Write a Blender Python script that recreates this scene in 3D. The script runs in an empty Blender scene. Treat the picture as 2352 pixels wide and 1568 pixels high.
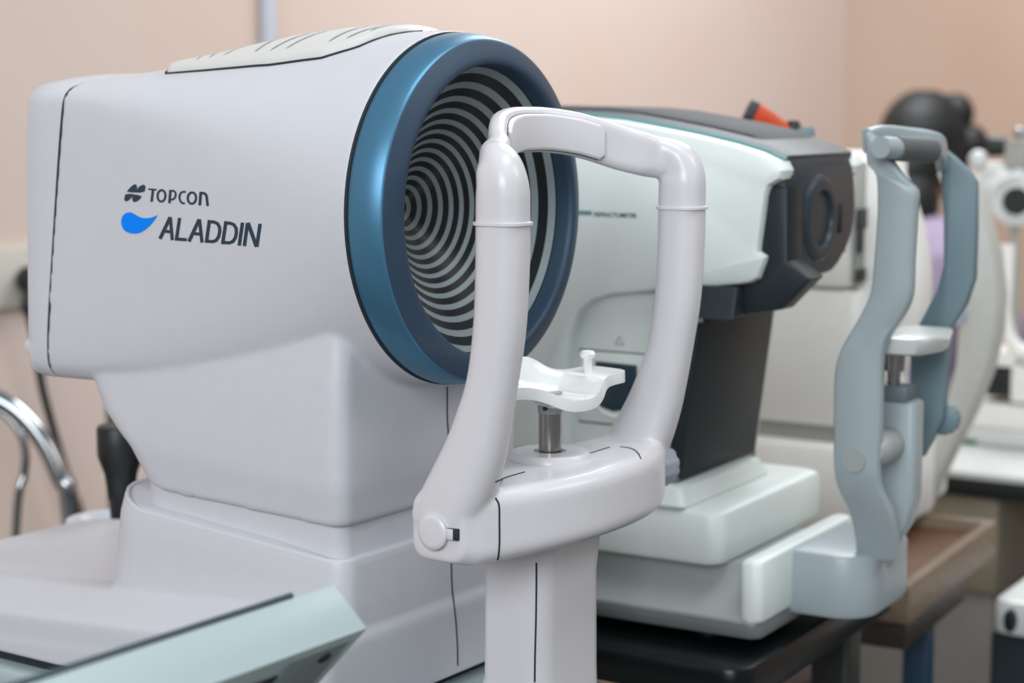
import bpy, bmesh, math, random
from mathutils import Vector, Matrix
from mathutils.bvhtree import BVHTree
from mathutils.geometry import tessellate_polygon
random.seed(4)
scn = bpy.context.scene
COL = scn.collection

# ------------------------------------------------------------------ camera
FPX = 4250.0
CZ = 1.2
PITCH = math.atan((784 - 250) / FPX)
cam_d = bpy.data.cameras.new('camera')
cam_d.sensor_width = 36.0
cam_d.lens = FPX / 2352 * 36.0
cam = bpy.data.objects.new('camera', cam_d)
cam.location = (0, 0, CZ)
cam.rotation_euler = (math.pi / 2 - PITCH, 0, 0)
cam_d.dof.use_dof = True
cam_d.dof.focus_distance = 1.13
cam_d.dof.aperture_fstop = 6.4
cam_d.clip_start = 0.05
COL.objects.link(cam)
scn.camera = cam

# ------------------------------------------------------------------ colour / world / lights
scn.view_settings.view_transform = 'Standard'
scn.view_settings.look = 'None'
scn.view_settings.gamma = 1.0
scn.view_settings.use_curve_mapping = False
scn.view_settings.exposure = 0.0

world = bpy.data.worlds.new('world')
scn.world = world
world.use_nodes = True
wb = world.node_tree.nodes['Background']
wt = world.node_tree
wtc = wt.nodes.new('ShaderNodeTexCoord')
wsx = wt.nodes.new('ShaderNodeSeparateXYZ')
wmr = wt.nodes.new('ShaderNodeMapRange')
wmr.inputs['From Min'].default_value = -0.7
wmr.inputs['From Max'].default_value = 0.8
wcr = wt.nodes.new('ShaderNodeValToRGB')
wcr.color_ramp.elements[0].color = (0.22, 0.21, 0.20, 1)
wcr.color_ramp.elements[1].color = (0.92, 1.0, 1.06, 1)
wt.links.new(wtc.outputs['Generated'], wsx.inputs[0])
wt.links.new(wsx.outputs['Z'], wmr.inputs['Value'])
wt.links.new(wmr.outputs[0], wcr.inputs['Fac'])
wt.links.new(wcr.outputs['Color'], wb.inputs[0])
wb.inputs[1].default_value = 0.45

def area(name, loc, target, size, sizey, power, color=(1, 1, 1)):
    l = bpy.data.lights.new(name, 'AREA')
    l.shape = 'RECTANGLE'
    l.size = size
    l.size_y = sizey
    l.energy = power
    l.color = color
    o = bpy.data.objects.new(name, l)
    o.location = loc
    d = Vector(target) - Vector(loc)
    o.rotation_euler = d.to_track_quat('-Z', 'Y').to_euler()
    COL.objects.link(o)
    return o

area('window_daylight', (-1.45, -4.0, 3.15), (0.3, 1.5, 0.9), 3.4, 2.2, 215, (0.93, 0.97, 1.0))
area('ceiling_light_front', (0.6, 0.9, 2.75), (0.3, 1.2, 0), 1.2, 0.6, 15, (0.95, 1.0, 1.0))
area('ceiling_light_rear', (0.9, 3.5, 2.75), (0.9, 3.5, 0), 1.2, 1.2, 52, (0.95, 0.98, 1.0))
area('ceiling_light_side', (2.4, 1.4, 2.6), (1.2, 2.0, 0.6), 1.2, 0.8, 14, (1.0, 0.96, 0.92))

# ------------------------------------------------------------------ geometry of the view (pixel -> point on a real plane)
C0 = Vector((0, 0, CZ))
FW = Vector((0, math.cos(PITCH), -math.sin(PITCH)))
UP = Vector((0, math.sin(PITCH), math.cos(PITCH)))
RT = Vector((1, 0, 0))
def ray(x, y):
    return FW + RT * ((x - 1176) / FPX) + UP * ((784 - y) / FPX)
def at(x, y, d):
    return C0 + ray(x, y) * d

class Frame:
    """a machine's own axes: u towards the patient, v across, z up"""
    def __init__(s, o, th):
        t = math.radians(th)
        s.o = Vector((o[0], o[1], 0))
        s.u = Vector((math.sin(t), -math.cos(t), 0))
        s.v = Vector((math.cos(t), math.sin(t), 0))
        s.z = Vector((0, 0, 1))
        s.rz = math.radians(th - 90)
    def w(s, p):
        return s.o + s.u * p[0] + s.v * p[1] + s.z * p[2]
    def loc(s, p):
        d = p - s.o
        return Vector((d.dot(s.u), d.dot(s.v), d.z))
    def hit(s, x, y, p0, n):
        d = ray(x, y)
        t = (p0 - C0).dot(n) / d.dot(n)
        return s.loc(C0 + d * t)
    def pv(s, x, y, v): return s.hit(x, y, s.w((0, v, 0)), s.v)
    def pu(s, x, y, u): return s.hit(x, y, s.w((u, 0, 0)), s.u)
    def pz(s, x, y, z): return s.hit(x, y, s.w((0, 0, z)), s.z)

# ------------------------------------------------------------------ materials
def srgb(h):
    if isinstance(h, str):
        h = [int(h[i:i + 2], 16) / 255 for i in (0, 2, 4)]
    return tuple(((c / 12.92) if c <= 0.04045 else ((c + 0.055) / 1.055) ** 2.4) for c in h) + (1,)

MATS = {}
def mat(name, col, rough=0.45, metal=0.0, noise=0.03, nscale=60, spec=0.5, coat=0.0, emit=None, bump=0.0, bscale=400, trans=0.0, sss=0.0):
    if name in MATS: return MATS[name]
    m = bpy.data.materials.new(name)
    m.use_nodes = True
    nt = m.node_tree
    b = nt.nodes['Principled BSDF']
    c = srgb(col) if isinstance(col, str) else tuple(col) + (1,)
    tex = nt.nodes.new('ShaderNodeTexNoise')
    tex.inputs['Scale'].default_value = nscale
    tex.inputs['Detail'].default_value = 3
    tc = nt.nodes.new('ShaderNodeTexCoord')
    nt.links.new(tc.outputs['Object'], tex.inputs['Vector'])
    ramp = nt.nodes.new('ShaderNodeValToRGB')
    lo = tuple(x * (1 - noise) for x in c[:3]) + (1,)
    hi = tuple(min(1, x * (1 + noise)) for x in c[:3]) + (1,)
    ramp.color_ramp.elements[0].color = lo
    ramp.color_ramp.elements[1].color = hi
    ramp.color_ramp.elements[0].position = 0.3
    ramp.color_ramp.elements[1].position = 0.7
    nt.links.new(tex.outputs['Fac'], ramp.inputs['Fac'])
    nt.links.new(ramp.outputs['Color'], b.inputs['Base Color'])
    b.inputs['Roughness'].default_value = rough
    b.inputs['Metallic'].default_value = metal
    b.inputs['Specular IOR Level'].default_value = spec
    b.inputs['Coat Weight'].default_value = coat
    b.inputs['Coat Roughness'].default_value = 0.1
    if sss:
        b.inputs['Subsurface Weight'].default_value = sss
        b.inputs['Subsurface Radius'].default_value = (0.01, 0.01, 0.01)
    if trans: b.inputs['Transmission Weight'].default_value = trans
    if bump:
        t2 = nt.nodes.new('ShaderNodeTexNoise')
        t2.inputs['Scale'].default_value = bscale
        nt.links.new(tc.outputs['Object'], t2.inputs['Vector'])
        bp = nt.nodes.new('ShaderNodeBump')
        bp.inputs['Strength'].default_value = bump
        bp.inputs['Distance'].default_value = 0.0005
        nt.links.new(t2.outputs['Fac'], bp.inputs['Height'])
        nt.links.new(bp.outputs['Normal'], b.inputs['Normal'])
    if emit:
        b.inputs['Emission Color'].default_value = srgb(emit[0])
        b.inputs['Emission Strength'].default_value = emit[1]
    MATS[name] = m
    return m

M_SHELL = mat('plastic_shell', 'cfd0d6', 0.42, bump=0.08, bscale=900, noise=0.01)
M_VENT = mat('plastic_vent', 'd6d4d2', 0.5, noise=0.01)
M_SLOT = mat('slot_grey', '9fa8a7', 0.6)
M_SEAM = mat('seam_dark', '23292e', 0.7)
M_BLUE = mat('ring_blue_metal', '4b7f9e', 0.38, metal=0.5, noise=0.02)
M_BLUEF = mat('ring_face_blue', '34495e', 0.5, metal=0.25, noise=0.02)
M_STRL = mat('target_light_ring', '8b9699', 0.32, spec=0.4)
M_STRD = mat('target_black_ring', '14191c', 0.28, spec=0.35)
M_INK = mat('ink_dark_blue', '22384a', 0.5)
M_SKY = mat('ink_bright_blue', '0087ff', 0.6, spec=0.15)
M_FRAME = mat('headrest_plastic', 'd8d6da', 0.30, noise=0.01, coat=0.12)
M_PAD = mat('pad_plastic', 'dddadf', 0.33, noise=0.01)
M_CUP = mat('gloss_white', 'eef0f0', 0.12, noise=0.005, coat=0.6, sss=0.05)
M_STEEL = mat('brushed_steel', 'a3a19e', 0.22, metal=1.0, noise=0.1, nscale=30)
M_CHROME = mat('chrome', '9b9ea2', 0.14, metal=1.0, noise=0.01)
M_BLACK = mat('black_plastic', '15191b', 0.45)
M_BLACKG = mat('black_lacquer', '0a0e11', 0.30, spec=0.3)
M_DGREY = mat('charcoal_plastic', '262e33', 0.42, spec=0.25)
M_MASK = mat('mask_charcoal', '333d45', 0.38, spec=0.3)
M_TOPG = mat('top_dark_grey', '44474b', 0.5)
M_AR = mat('refractor_white', 'e3ebe8', 0.38, noise=0.01)
M_ARG = mat('refractor_grey', '9aa09f', 0.45, noise=0.01)
M_NECKG = mat('grey_neck', '6c7274', 0.5)
M_TEAL = mat('teal_strip', '6a9294', 0.4)
M_HR = mat('blue_grey_paint', '9ca8ad', 0.36, noise=0.01)
M_HRD = mat('dark_blue_grey', '6b8089', 0.5, noise=0.01)
M_GRIP = mat('grey_rubber', '565a5c', 0.6)
M_CREAM = mat('cream_plastic', 'f0eeea', 0.4, noise=0.01)
M_CREAMD = mat('cream_grey', '9f9f9a', 0.5)
M_WHITE = mat('white_enamel', 'd2d6d5', 0.3, noise=0.01)
M_MON = mat('monitor_pale', 'b0c1c4', 0.32, noise=0.01)
M_MOND = mat('monitor_under', '7c8c8c', 0.5)
M_BEZ = mat('bezel_blue_black', '243846', 0.3)
M_GREEN = mat('green_strip', '2f6b4c', 0.5)
M_ORANGE = mat('orange_red', 'c0421c', 0.4)
M_HAIR = mat('black_hair', '0d0f10', 0.55, noise=0.4, nscale=200)
M_SKIN = mat('skin', 'b98a72', 0.5, sss=0.1)
M_LAV = mat('lavender_cloth', '93869d', 0.85, noise=0.05)
M_COAT = mat('white_coat', 'dfe8f2', 0.8, noise=0.03)
M_TROU = mat('navy_cloth', '232c3c', 0.9)
M_BLUEP = mat('blue_paint', '10324a', 0.4)
M_GREYP = mat('grey_paint', '667078', 0.5)
M_PLASTW = mat('socket_plastic', 'ccc6bc', 0.5)
M_BEIGE = mat('beige_laminate', '8f8573', 0.6, noise=0.04)
M_CONDUIT = mat('conduit_plastic', 'c3c7d2', 0.5)
M_VIOLET = mat('violet_knob', 'a3a6b8', 0.4)

def wood_mat(name, a, b, scale=14, rough=0.45):
    m = bpy.data.materials.new(name)
    m.use_nodes = True
    nt = m.node_tree
    p = nt.nodes['Principled BSDF']
    tc = nt.nodes.new('ShaderNodeTexCoord')
    mp = nt.nodes.new('ShaderNodeMapping')
    mp.inputs['Scale'].default_value = (1, 9, 9)
    n = nt.nodes.new('ShaderNodeTexNoise')
    n.inputs['Scale'].default_value = scale
    n.inputs['Detail'].default_value = 6
    n.inputs['Distortion'].default_value = 1.2
    r = nt.nodes.new('ShaderNodeValToRGB')
    r.color_ramp.elements[0].color = srgb(a)
    r.color_ramp.elements[1].color = srgb(b)
    r.color_ramp.elements[0].position = 0.3
    r.color_ramp.elements[1].position = 0.75
    nt.links.new(tc.outputs['Object'], mp.inputs['Vector'])
    nt.links.new(mp.outputs['Vector'], n.inputs['Vector'])
    nt.links.new(n.outputs['Fac'], r.inputs['Fac'])
    nt.links.new(r.outputs['Color'], p.inputs['Base Color'])
    p.inputs['Roughness'].default_value = rough
    MATS[name] = m
    return m
M_WOOD = wood_mat('wood_brown', '4c3020', '7e5438')
M_WOODD = wood_mat('wood_dark', '231c19', '40302a')
M_WOODT = wood_mat('wood_tan_edge', '6b5949', '8d7a68')

def wall_mat(name, base, dark, scale=1.3, patch=None):
    m = bpy.data.materials.new(name)
    m.use_nodes = True
    nt = m.node_tree
    p = nt.nodes['Principled BSDF']
    tc = nt.nodes.new('ShaderNodeTexCoord')
    n = nt.nodes.new('ShaderNodeTexNoise')
    n.inputs['Scale'].default_value = scale
    n.inputs['Detail'].default_value = 2
    r = nt.nodes.new('ShaderNodeValToRGB')
    r.color_ramp.elements[0].color = srgb(dark)
    r.color_ramp.elements[1].color = srgb(base)
    r.color_ramp.elements[0].position = 0.3
    r.color_ramp.elements[1].position = 0.65
    nt.links.new(tc.outputs['Object'], n.inputs['Vector'])
    nt.links.new(n.outputs['Fac'], r.inputs['Fac'])
    nt.links.new(r.outputs['Color'], p.inputs['Base Color'])
    p.inputs['Roughness'].default_value = 0.75
    MATS[name] = m
    return m
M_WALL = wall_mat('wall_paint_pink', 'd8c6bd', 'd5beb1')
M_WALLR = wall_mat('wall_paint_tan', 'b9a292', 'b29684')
M_FLOOR = wall_mat('floor_vinyl', '8e8c88', '7e7c78', 3)
M_CEIL = wall_mat('ceiling_paint', 'e8e8e4', 'e0e0dc', 2)

# ------------------------------------------------------------------ objects and shapes
def tag(o, label=None, cat=None, group=None, kind=None):
    if label: o['label'] = label
    if cat: o['category'] = cat
    if group: o['group'] = group
    if kind: o['kind'] = kind
    return o

def empty(name, fr=None, label=None, cat=None, group=None, loc=None, rz=0, z=0.0):
    o = bpy.data.objects.new(name, None)
    COL.objects.link(o)
    o.empty_display_size = 0.05
    if fr is not None:
        o.location = (fr.o.x, fr.o.y, 0)
        o.rotation_euler = (0, 0, fr.rz)
    elif loc is not None:
        o.location = loc
        o.rotation_euler = (0, 0, rz)
    return tag(o, label, cat, group)

def shade(me, ang=40):
    me.shade_smooth()
    me.set_sharp_from_angle(angle=math.radians(ang))

def obj(name, verts, faces, m, parent=None, label=None, ang=40, midx=None, mats=None):
    me = bpy.data.meshes.new(name)
    me.from_pydata([tuple(v) for v in verts], [], faces)
    bm = bmesh.new()
    bm.from_mesh(me)
    bmesh.ops.remove_doubles(bm, verts=bm.verts, dist=1e-7)
    bmesh.ops.recalc_face_normals(bm, faces=bm.faces)
    bm.to_mesh(me)
    bm.free()
    for mm in (mats or [m]): me.materials.append(mm)
    if midx and len(midx) == len(me.polygons):
        for p, i in zip(me.polygons, midx): p.material_index = i
    shade(me, ang)
    o = bpy.data.objects.new(name, me)
    COL.objects.link(o)
    if parent: o.parent = parent
    if label: o['label'] = label
    return o

class MB:
    """collects closed pieces of one part"""
    def __init__(s): s.v = []; s.f = []
    def add(s, vf):
        n = len(s.v)
        s.v += [Vector(p) for p in vf[0]]
        s.f += [tuple(i + n for i in f) for f in vf[1]]
        return s
    def build(s, name, m, parent=None, label=None, ang=40):
        return obj(name, s.v, s.f, m, parent, label, ang)

def loft(rings, cap=True, closed=False):
    n = len(rings[0]); v = []; f = []
    for r in rings: v += [Vector(p) for p in r]
    K = len(rings)
    for k in range(K - (0 if closed else 1)):
        a = k * n; b = ((k + 1) % K) * n
        for i in range(n):
            j = (i + 1) % n
            f.append((a + i, a + j, b + j, b + i))
    if cap and not closed:
        f.append(tuple(range(n)))
        f.append(tuple(range((K - 1) * n, K * n)))
    return v, f

def rrect(hx, hy, r, n=5):
    """rounded rectangle outline, half sizes hx, hy; r may be one radius or four (++,-+,--,+-)"""
    if not isinstance(r, (tuple, list)): r = (r,) * 4
    pts = []
    for k, (sx, sy) in enumerate(((1, 1), (-1, 1), (-1, -1), (1, -1))):
        rr = min(r[k], hx * 0.999, hy * 0.999)
        cx, cy = sx * (hx - rr), sy * (hy - rr)
        for i in range(n + 1):
            a = math.radians(90 * k + 90 * i / n)
            pts.append((cx + rr * math.cos(a), cy + rr * math.sin(a)))
    return pts

def slab(u0, u1, v0, v1, z0, z1, r=0.01, e=0.003, n=5, taper=0.0):
    """box with rounded plan corners and softened top and bottom edges"""
    cu, cv = (u0 + u1) / 2, (v0 + v1) / 2
    hu, hv = abs(u1 - u0) / 2, abs(v1 - v0) / 2
    rings = []
    for z, ins in ((z0, e), (z0 + e * .3, e * .3), (z0 + e, 0), (z1 - e, taper), (z1 - e * .3, e * .3 + taper), (z1, e + taper)):
        rings.append([(cu + x, cv + y, z) for x, y in rrect(hu - ins, hv - ins, r, n)])
    return loft(rings)

def prism(poly, axis, a, b, e=0.0, to3=None):
    """extrude a 2-D outline (uz, vz or uv plane) from a to b with softened ends"""
    def p3(p, t):
        if axis == 'v': return (p[0], t, p[1])
        if axis == 'u': return (t, p[0], p[1])
        return (p[0], p[1], t)
    if e <= 0: return loft([[p3(p, a) for p in poly], [p3(p, b) for p in poly]])
    sgn = 1 if b > a else -1
    def inset(d):
        n = len(poly); out = []
        area2 = sum(poly[i][0] * poly[(i + 1) % n][1] - poly[(i + 1) % n][0] * poly[i][1] for i in range(n))
        s = 1 if area2 > 0 else -1
        for i in range(n):
            p0, p1, p2 = Vector(poly[i - 1][:2]), Vector(poly[i][:2]), Vector(poly[(i + 1) % n][:2])
            d1 = (p1 - p0); d2 = (p2 - p1)
            if d1.length < 1e-9 or d2.length < 1e-9: out.append(tuple(p1)); continue
            d1.normalize(); d2.normalize()
            n1 = Vector((-d1.y, d1.x)) * s; n2 = Vector((-d2.y, d2.x)) * s
            nn = n1 + n2
            if nn.length < 1e-6: nn = n1.copy()
            nn.normalize()
            k = min(2.0, 1 / max(0.3, nn.dot(n1)))
            out.append(tuple(p1 + nn * d * k))
        return out
    rings = [(a, e), (a + sgn * e * .3, e * .3), (a + sgn * e, 0), (b - sgn * e, 0), (b - sgn * e * .3, e * .3), (b, e)]
    return loft([[p3(p, t) for p in (inset(i) if i > 0 else poly)] for t, i in rings])

def chaikin(pts, k=2, closed=True):
    pts = [Vector(p) for p in pts]
    for _ in range(k):
        out = []
        n = len(pts)
        if not closed: out.append(pts[0])
        for i in range(n if closed else n - 1):
            a, b = pts[i], pts[(i + 1) % n]
            out += [a * .75 + b * .25, a * .25 + b * .75]
        if not closed: out.append(pts[-1])
        pts = out
    return pts

def spline(pts, n=8):
    """Catmull-Rom through points (any dimension)"""
    P = [Vector(p) for p in pts]
    P = [P[0] * 2 - P[1]] + P + [P[-1] * 2 - P[-2]]
    out = []
    for i in range(1, len(P) - 2):
        for k in range(n):
            t = k / n
            a, b, c, d = P[i - 1], P[i], P[i + 1], P[i + 2]
            out.append(0.5 * ((2 * b) + (c - a) * t + (2 * a - 5 * b + 4 * c - d) * t * t + (3 * b - a - 3 * c + d) * t ** 3))
    out.append(P[-2])
    return out

def tube(path, r, n=10, cap=True):
    path = [Vector(p) for p in path]
    rings = []
    up = None
    for i, p in enumerate(path):
        t = (path[min(i + 1, len(path) - 1)] - path[max(i - 1, 0)]).normalized()
        if up is None:
            up = Vector((0, 0, 1)) if abs(t.z) < .9 else Vector((1, 0, 0))
        s = t.cross(up).normalized()
        up = s.cross(t).normalized()
        rr = r[i] if isinstance(r, (list, tuple)) else r
        rings.append([p + s * (rr * math.cos(2 * math.pi * k / n)) + up * (rr * math.sin(2 * math.pi * k / n)) for k in range(n)])
    return loft(rings, cap)

def lathe(profile, o=(0, 0, 0), axis='z', n=40, closed=False):
    """profile (t along axis, radius)"""
    o = Vector(o)
    rings = []
    for t, r in profile:
        ring = []
        for k in range(n):
            a = 2 * math.pi * k / n
            c, s = r * math.cos(a), r * math.sin(a)
            if axis == 'z': ring.append(o + Vector((c, s, t)))
            elif axis == 'u': ring.append(o + Vector((t, c, s)))
            else: ring.append(o + Vector((s, t, c)))
        rings.append(ring)
    return loft(rings, True, closed)

def sweep(path, side, hx, hy, rr=0.6, n=4, power=None):
    """rounded section swept along path; side(i) gives the section's x direction; hx, hy half sizes per point"""
    path = [Vector(p) for p in path]
    rings = []
    for i, p in enumerate(path):
        t = (path[min(i + 1, len(path) - 1)] - path[max(i - 1, 0)]).normalized()
        s = Vector(side(i)); s = (s - t * s.dot(t)).normalized()
        q = t.cross(s).normalized()
        a, b = hx[i], hy[i]
        rings.append([p + s * x + q * y for x, y in rrect(a, b, rr * min(a, b) if rr <= 1 else rr, n)])
    return loft(rings)

def solid(o, voxel, smooth=6, factor=0.5):
    """turn overlapping closed pieces into one continuous skin with softly blended joins"""
    r = o.modifiers.new('skin', 'REMESH')
    r.mode = 'VOXEL'
    r.voxel_size = voxel
    r.use_smooth_shade = True
    s = o.modifiers.new('soft', 'SMOOTH')
    s.factor = factor
    s.iterations = smooth
    bpy.context.view_layer.update()
    dg = bpy.context.evaluated_depsgraph_get()
    me = bpy.data.meshes.new_from_object(o.evaluated_get(dg))
    old = o.data
    o.modifiers.clear()
    o.data = me
    me.materials.clear()
    for m in old.materials: me.materials.append(m)
    me.shade_smooth()
    return o

def bvh_of(*objs):
    V = []; Fc = []
    for o in objs:
        n = len(V)
        V += [v.co.copy() for v in o.data.vertices]
        Fc += [tuple(i + n for i in p.vertices) for p in o.data.polygons]
    return BVHTree.FromPolygons(V, Fc)

def cast(fr, tree, x, y, off=0.0004):
    """point of the machine's surface seen at a pixel, in the machine's axes"""
    o = fr.loc(C0); d = (fr.loc(C0 + ray(x, y)) - o).normalized()
    h = tree.ray_cast(o, d)
    if h[0] is None: return None
    n = h[1] if h[1].dot(d) < 0 else -h[1]
    return h[0] + n * off

def decal(fr, tree, polys, name, m, parent, label=None, off=0.0004):
    """flat print on a surface: polygons laid onto it"""
    V = []; Fc = []
    for poly in polys:
        pts = [cast(fr, tree, x, y, off) for x, y in poly]
        if any(p is None for p in pts): continue
        n = len(V)
        V += pts
        if len(pts) <= 4: Fc.append(tuple(range(n, n + len(pts))))
        else:
            for t in tessellate_polygon([[Vector((x, y, 0)) for x, y in poly]]):
                Fc.append(tuple(n + i for i in t))
    me = bpy.data.meshes.new(name)
    me.from_pydata([tuple(v) for v in V], [], Fc)
    me.materials.append(m)
    o = bpy.data.objects.new(name, me)
    COL.objects.link(o)
    o.parent = parent
    if label: o['label'] = label
    return o

def ribbon(pts, w, sub=1):
    """polyline as quads with mitred joins, pixel units"""
    P = [Vector(p) for p in pts]
    L = []; R = []
    for i, p in enumerate(P):
        a = (P[i] - P[i - 1]).normalized() if i > 0 else (P[1] - P[0]).normalized()
        b = (P[i + 1] - P[i]).normalized() if i < len(P) - 1 else a
        na = Vector((-a.y, a.x)); nb = Vector((-b.y, b.x))
        nn = (na + nb); nn.normalize()
        k = min(1.6, 1 / max(0.4, nn.dot(na)))
        L.append(p + nn * w / 2 * k); R.append(p - nn * w / 2 * k)
    return [[tuple(L[i]), tuple(L[i + 1]), tuple(R[i + 1]), tuple(R[i])] for i in range(len(P) - 1)]

def ellipse_pts(cx, cy, rx, ry, n=24, tilt=0.0):
    c, s = math.cos(tilt), math.sin(tilt)
    return [(cx + rx * math.cos(a) * c - ry * math.sin(a) * s, cy + rx * math.cos(a) * s + ry * math.sin(a) * c)
            for a in [2 * math.pi * k / n for k in range(n + 1)]]

def seam(fr, tree, pix, name, parent, r=0.00045, off=0.0, m=None, n=6):
    pts = []
    for x, y in spline([Vector(p) for p in pix], n):
        c = cast(fr, tree, x, y, off)
        if c is not None: pts.append(c)
    return MB().add(tube(pts, r, 6)).build(name, m or M_SEAM, parent)

# ================================================================== ROOM
c1 = C0 + ray(1121, 484) * 1.2
A = Frame((c1.x, c1.y), 55.5)       # the biometer's axes; the room's walls run along them
RZ = c1.z                           # height of the round target's centre

def rect_wall(name, fr, pts, m, thick_dir, t=0.1):
    a = [Vector(p) for p in pts]
    b = [p + Vector(thick_dir) * t for p in a]
    root_v = [fr.w(p) for p in a + b]
    f = [(0, 1, 2, 3), (4, 5, 6, 7)] + [(i, (i + 1) % 4, 4 + (i + 1) % 4, 4 + i) for i in range(4)]
    o = obj(name, root_v, f, m)
    return tag(o, kind='structure')

UW = -1.52          # back wall plane (u), corner where the right wall (v = VW) starts
pc = A.pu(1937, 300, UW)
VW = pc.y
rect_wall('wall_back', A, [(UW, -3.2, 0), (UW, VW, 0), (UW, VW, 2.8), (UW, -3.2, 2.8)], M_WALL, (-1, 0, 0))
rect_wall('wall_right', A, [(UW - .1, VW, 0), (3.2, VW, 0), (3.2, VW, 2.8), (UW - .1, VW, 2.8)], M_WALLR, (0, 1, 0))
rect_wall('floor', A, [(UW - .1, -3.2, 0), (3.2, -3.2, 0), (3.2, VW + .1, 0), (UW - .1, VW + .1, 0)], M_FLOOR, (0, 0, -1))

# conduit on the back wall
v0 = A.pu(608, 40, UW).y
cond = MB().add(prism(rrect(0.016, 0.008, 0.004), 'z', 0.9, 2.79)).v
o = obj('wall_conduit', [A.w((UW + .0085 + p.y, v0 + p.x, p.z)) for p in [Vector(q) for q in cond]], prism(rrect(0.016, 0.008, 0.004), 'z', 0.9, 2.79)[1], M_CONDUIT)
tag(o, 'pale blue-grey vertical cable conduit on the pink wall above the large white machine', 'conduit')

# power socket with black plug
ps = A.pu(22, 637, UW)
sock = empty('power_socket', label='cream wall socket plate with a black plug pushed into it', cat='socket', loc=A.w((UW, ps.y, ps.z)), rz=A.rz)
MB().add(prism(rrect(0.075, 0.046, 0.008), 'u', 0.0005, 0.012, 0.002)).build('socket_plate', M_PLASTW, sock)
pk = A.pu(42, 640, UW)
plug = empty('power_plug', label='black plug with its cable running down behind the machine', cat='plug', loc=A.w((UW, pk.y, pk.z)), rz=A.rz)
MB().add(lathe([(0.013, 0.016), (0.02, 0.021), (0.045, 0.019), (0.055, 0.012)], axis='u', n=20)).build('plug_body', M_BLACK, plug)
def wl(x, y, du): 
    p = A.pu(x, y, UW + du); return Vector((du, p.y - pk.y, p.z - pk.z))
cp = [Vector((0.05, 0, 0)), wl(66, 700, .055), wl(80, 780, .05), wl(95, 880, .04), wl(115, 960, .035), wl(135, 1030, .035), wl(160, 1110, .035), wl(185, 1180, .035), wl(200, 1300, .03), wl(205, 1500, .03)]
MB().add(tube(spline(cp, 6), [0.012] * 8 + [0.0065] * 60, 10)).build('cable', M_BLACK, plug)

# ================================================================== BIOMETER (foreground)
bio = empty('biometer', A, 'large white eye biometer with blue-rimmed striped target, nearest machine on the left', 'eye biometer')

def half_section(P, sh, u):
    """8 control points (v>=0 half, top to bottom) -> closed smooth outline at station u"""
    full = [(p[0], p[1]) for p in P] + [(-p[0], p[1]) for p in reversed(P[1:-1])]
    pts = chaikin([Vector((-a, b)) for a, b in full], 3)
    return [Vector((u + sh * (p.y - 1.21), p.x, p.y)) for p in pts]

rear = [(0, 1.2260), (.05, 1.2245), (.094, 1.2180), (.1066, 1.2125), (.1090, 1.198), (.1078, 1.10), (.1065, 1.036), (.1015, 1.013), (.075, 1.008), (0, 1.008)]
def front_at(r, zc, lift=0.0):
    R = r * 1.0154
    out = []
    for k in range(10):
        a = math.pi / 2 - k * math.pi / 9
        out.append((R * math.cos(a), zc + R * math.sin(a) + lift * max(0, math.sin(a)) ** 3))
    out[0] = (0, out[0][1]); out[-1] = (0, out[-1][1])
    return out
front = front_at(.1146, RZ + .0003, .001)
stations = [-.277, -.245, -.205, -.17, -.135, -.10, -.07, -.045, -.032, -.0245]
crown = {-.277: 0, -.245: .001, -.205: .003, -.17: .0055, -.135: .007, -.10: .006, -.07: .0035, -.045: .0015, -.032: .0005, -.0245: 0}
def section(u):
    t = (u + .277) / .2545
    w = t * t * (3 - 2 * t) * .45 + t * .55
    P = []
    for k, (a, b) in enumerate(zip(rear, front)):
        ww = w
        if k in (5, 6, 7, 8): ww = t ** 1.7
        x = a[0] * (1 - ww) + b[0] * ww
        z = a[1] * (1 - ww) + b[1] * ww
        if k in (0, 1): z += crown.get(u, 0)
        P.append((x, z))
    return half_section(P, .155 * max(0, 1 - t * 1.6), u)
rings = [section(u) for u in stations]
shell = MB()
cav = [half_section(front_at(r, RZ), 0, u) for u, r in ((-.0245, .101), (-.031, .097), (-.055, .075), (-.098, .022))]
shell.add(loft(rings + cav))
# lower housing under the head
def plan(u0, u1, w, rf, rr, z, zf=None, n=6):
    cu, hu = (u0 + u1) / 2, (u1 - u0) / 2
    return [Vector((cu + x, y, (z if zf is None else zf(cu + x, z)))) for x, y in rrect(hu, w, (rf, rr, rr, rf), n)]
ped = []
for z, u0, u1, w, rf, rr in ((1.075, -.285, -.045, .094, .012, .02), (1.03, -.285, -.043, .099, .011, .02), (1.012, -.276, -.043, .1, .011, .02),
                             (0.985, -.266, -.043, .1005, .011, .022), (0.966, -.254, -.043, .1003, .011, .025), (0.959, -.247, -.0432, .0998, .011, .026),
                             (0.938, -.236, -.046, .0965, .011, .030), (.9355, -.233, -.048, .0945, .011, .030)):
    ped.append(plan(u0, u1, w, rf, rr, z, lambda u, zz: zz + .013 * max(0, min(1, (-.15 - u) / .09)) ** 1.5 * max(0, min(1, (1.02 - zz) / .06))))
shell.add(loft(ped))
shell_o = solid(shell.build('main_shell', M_SHELL, bio), .0021, 4)

# rear cover behind the seam
rc = []
base = rings[0]
cz = 1.115
for g, k in ((0.03, .996), (.10, 1.0), (.5, 1.0), (.90, 1.0), (.975, .988), (1.0, .965)):
    rc.append([Vector((p.x * (1 - g) + (-.3245 + .055 * (p.z - 1.03)) * g, p.y * k, cz + (p.z - cz) * k)) for p in base])
obj('rear_cover', *loft(rc), M_SHELL, bio)
gap = [[Vector((p.x + du, p.y * .992, cz + (p.z - cz) * .992)) for p in base] for du in (.0012, -.0018)]
obj('rear_seam', *loft(gap), M_SEAM, bio)
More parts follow.
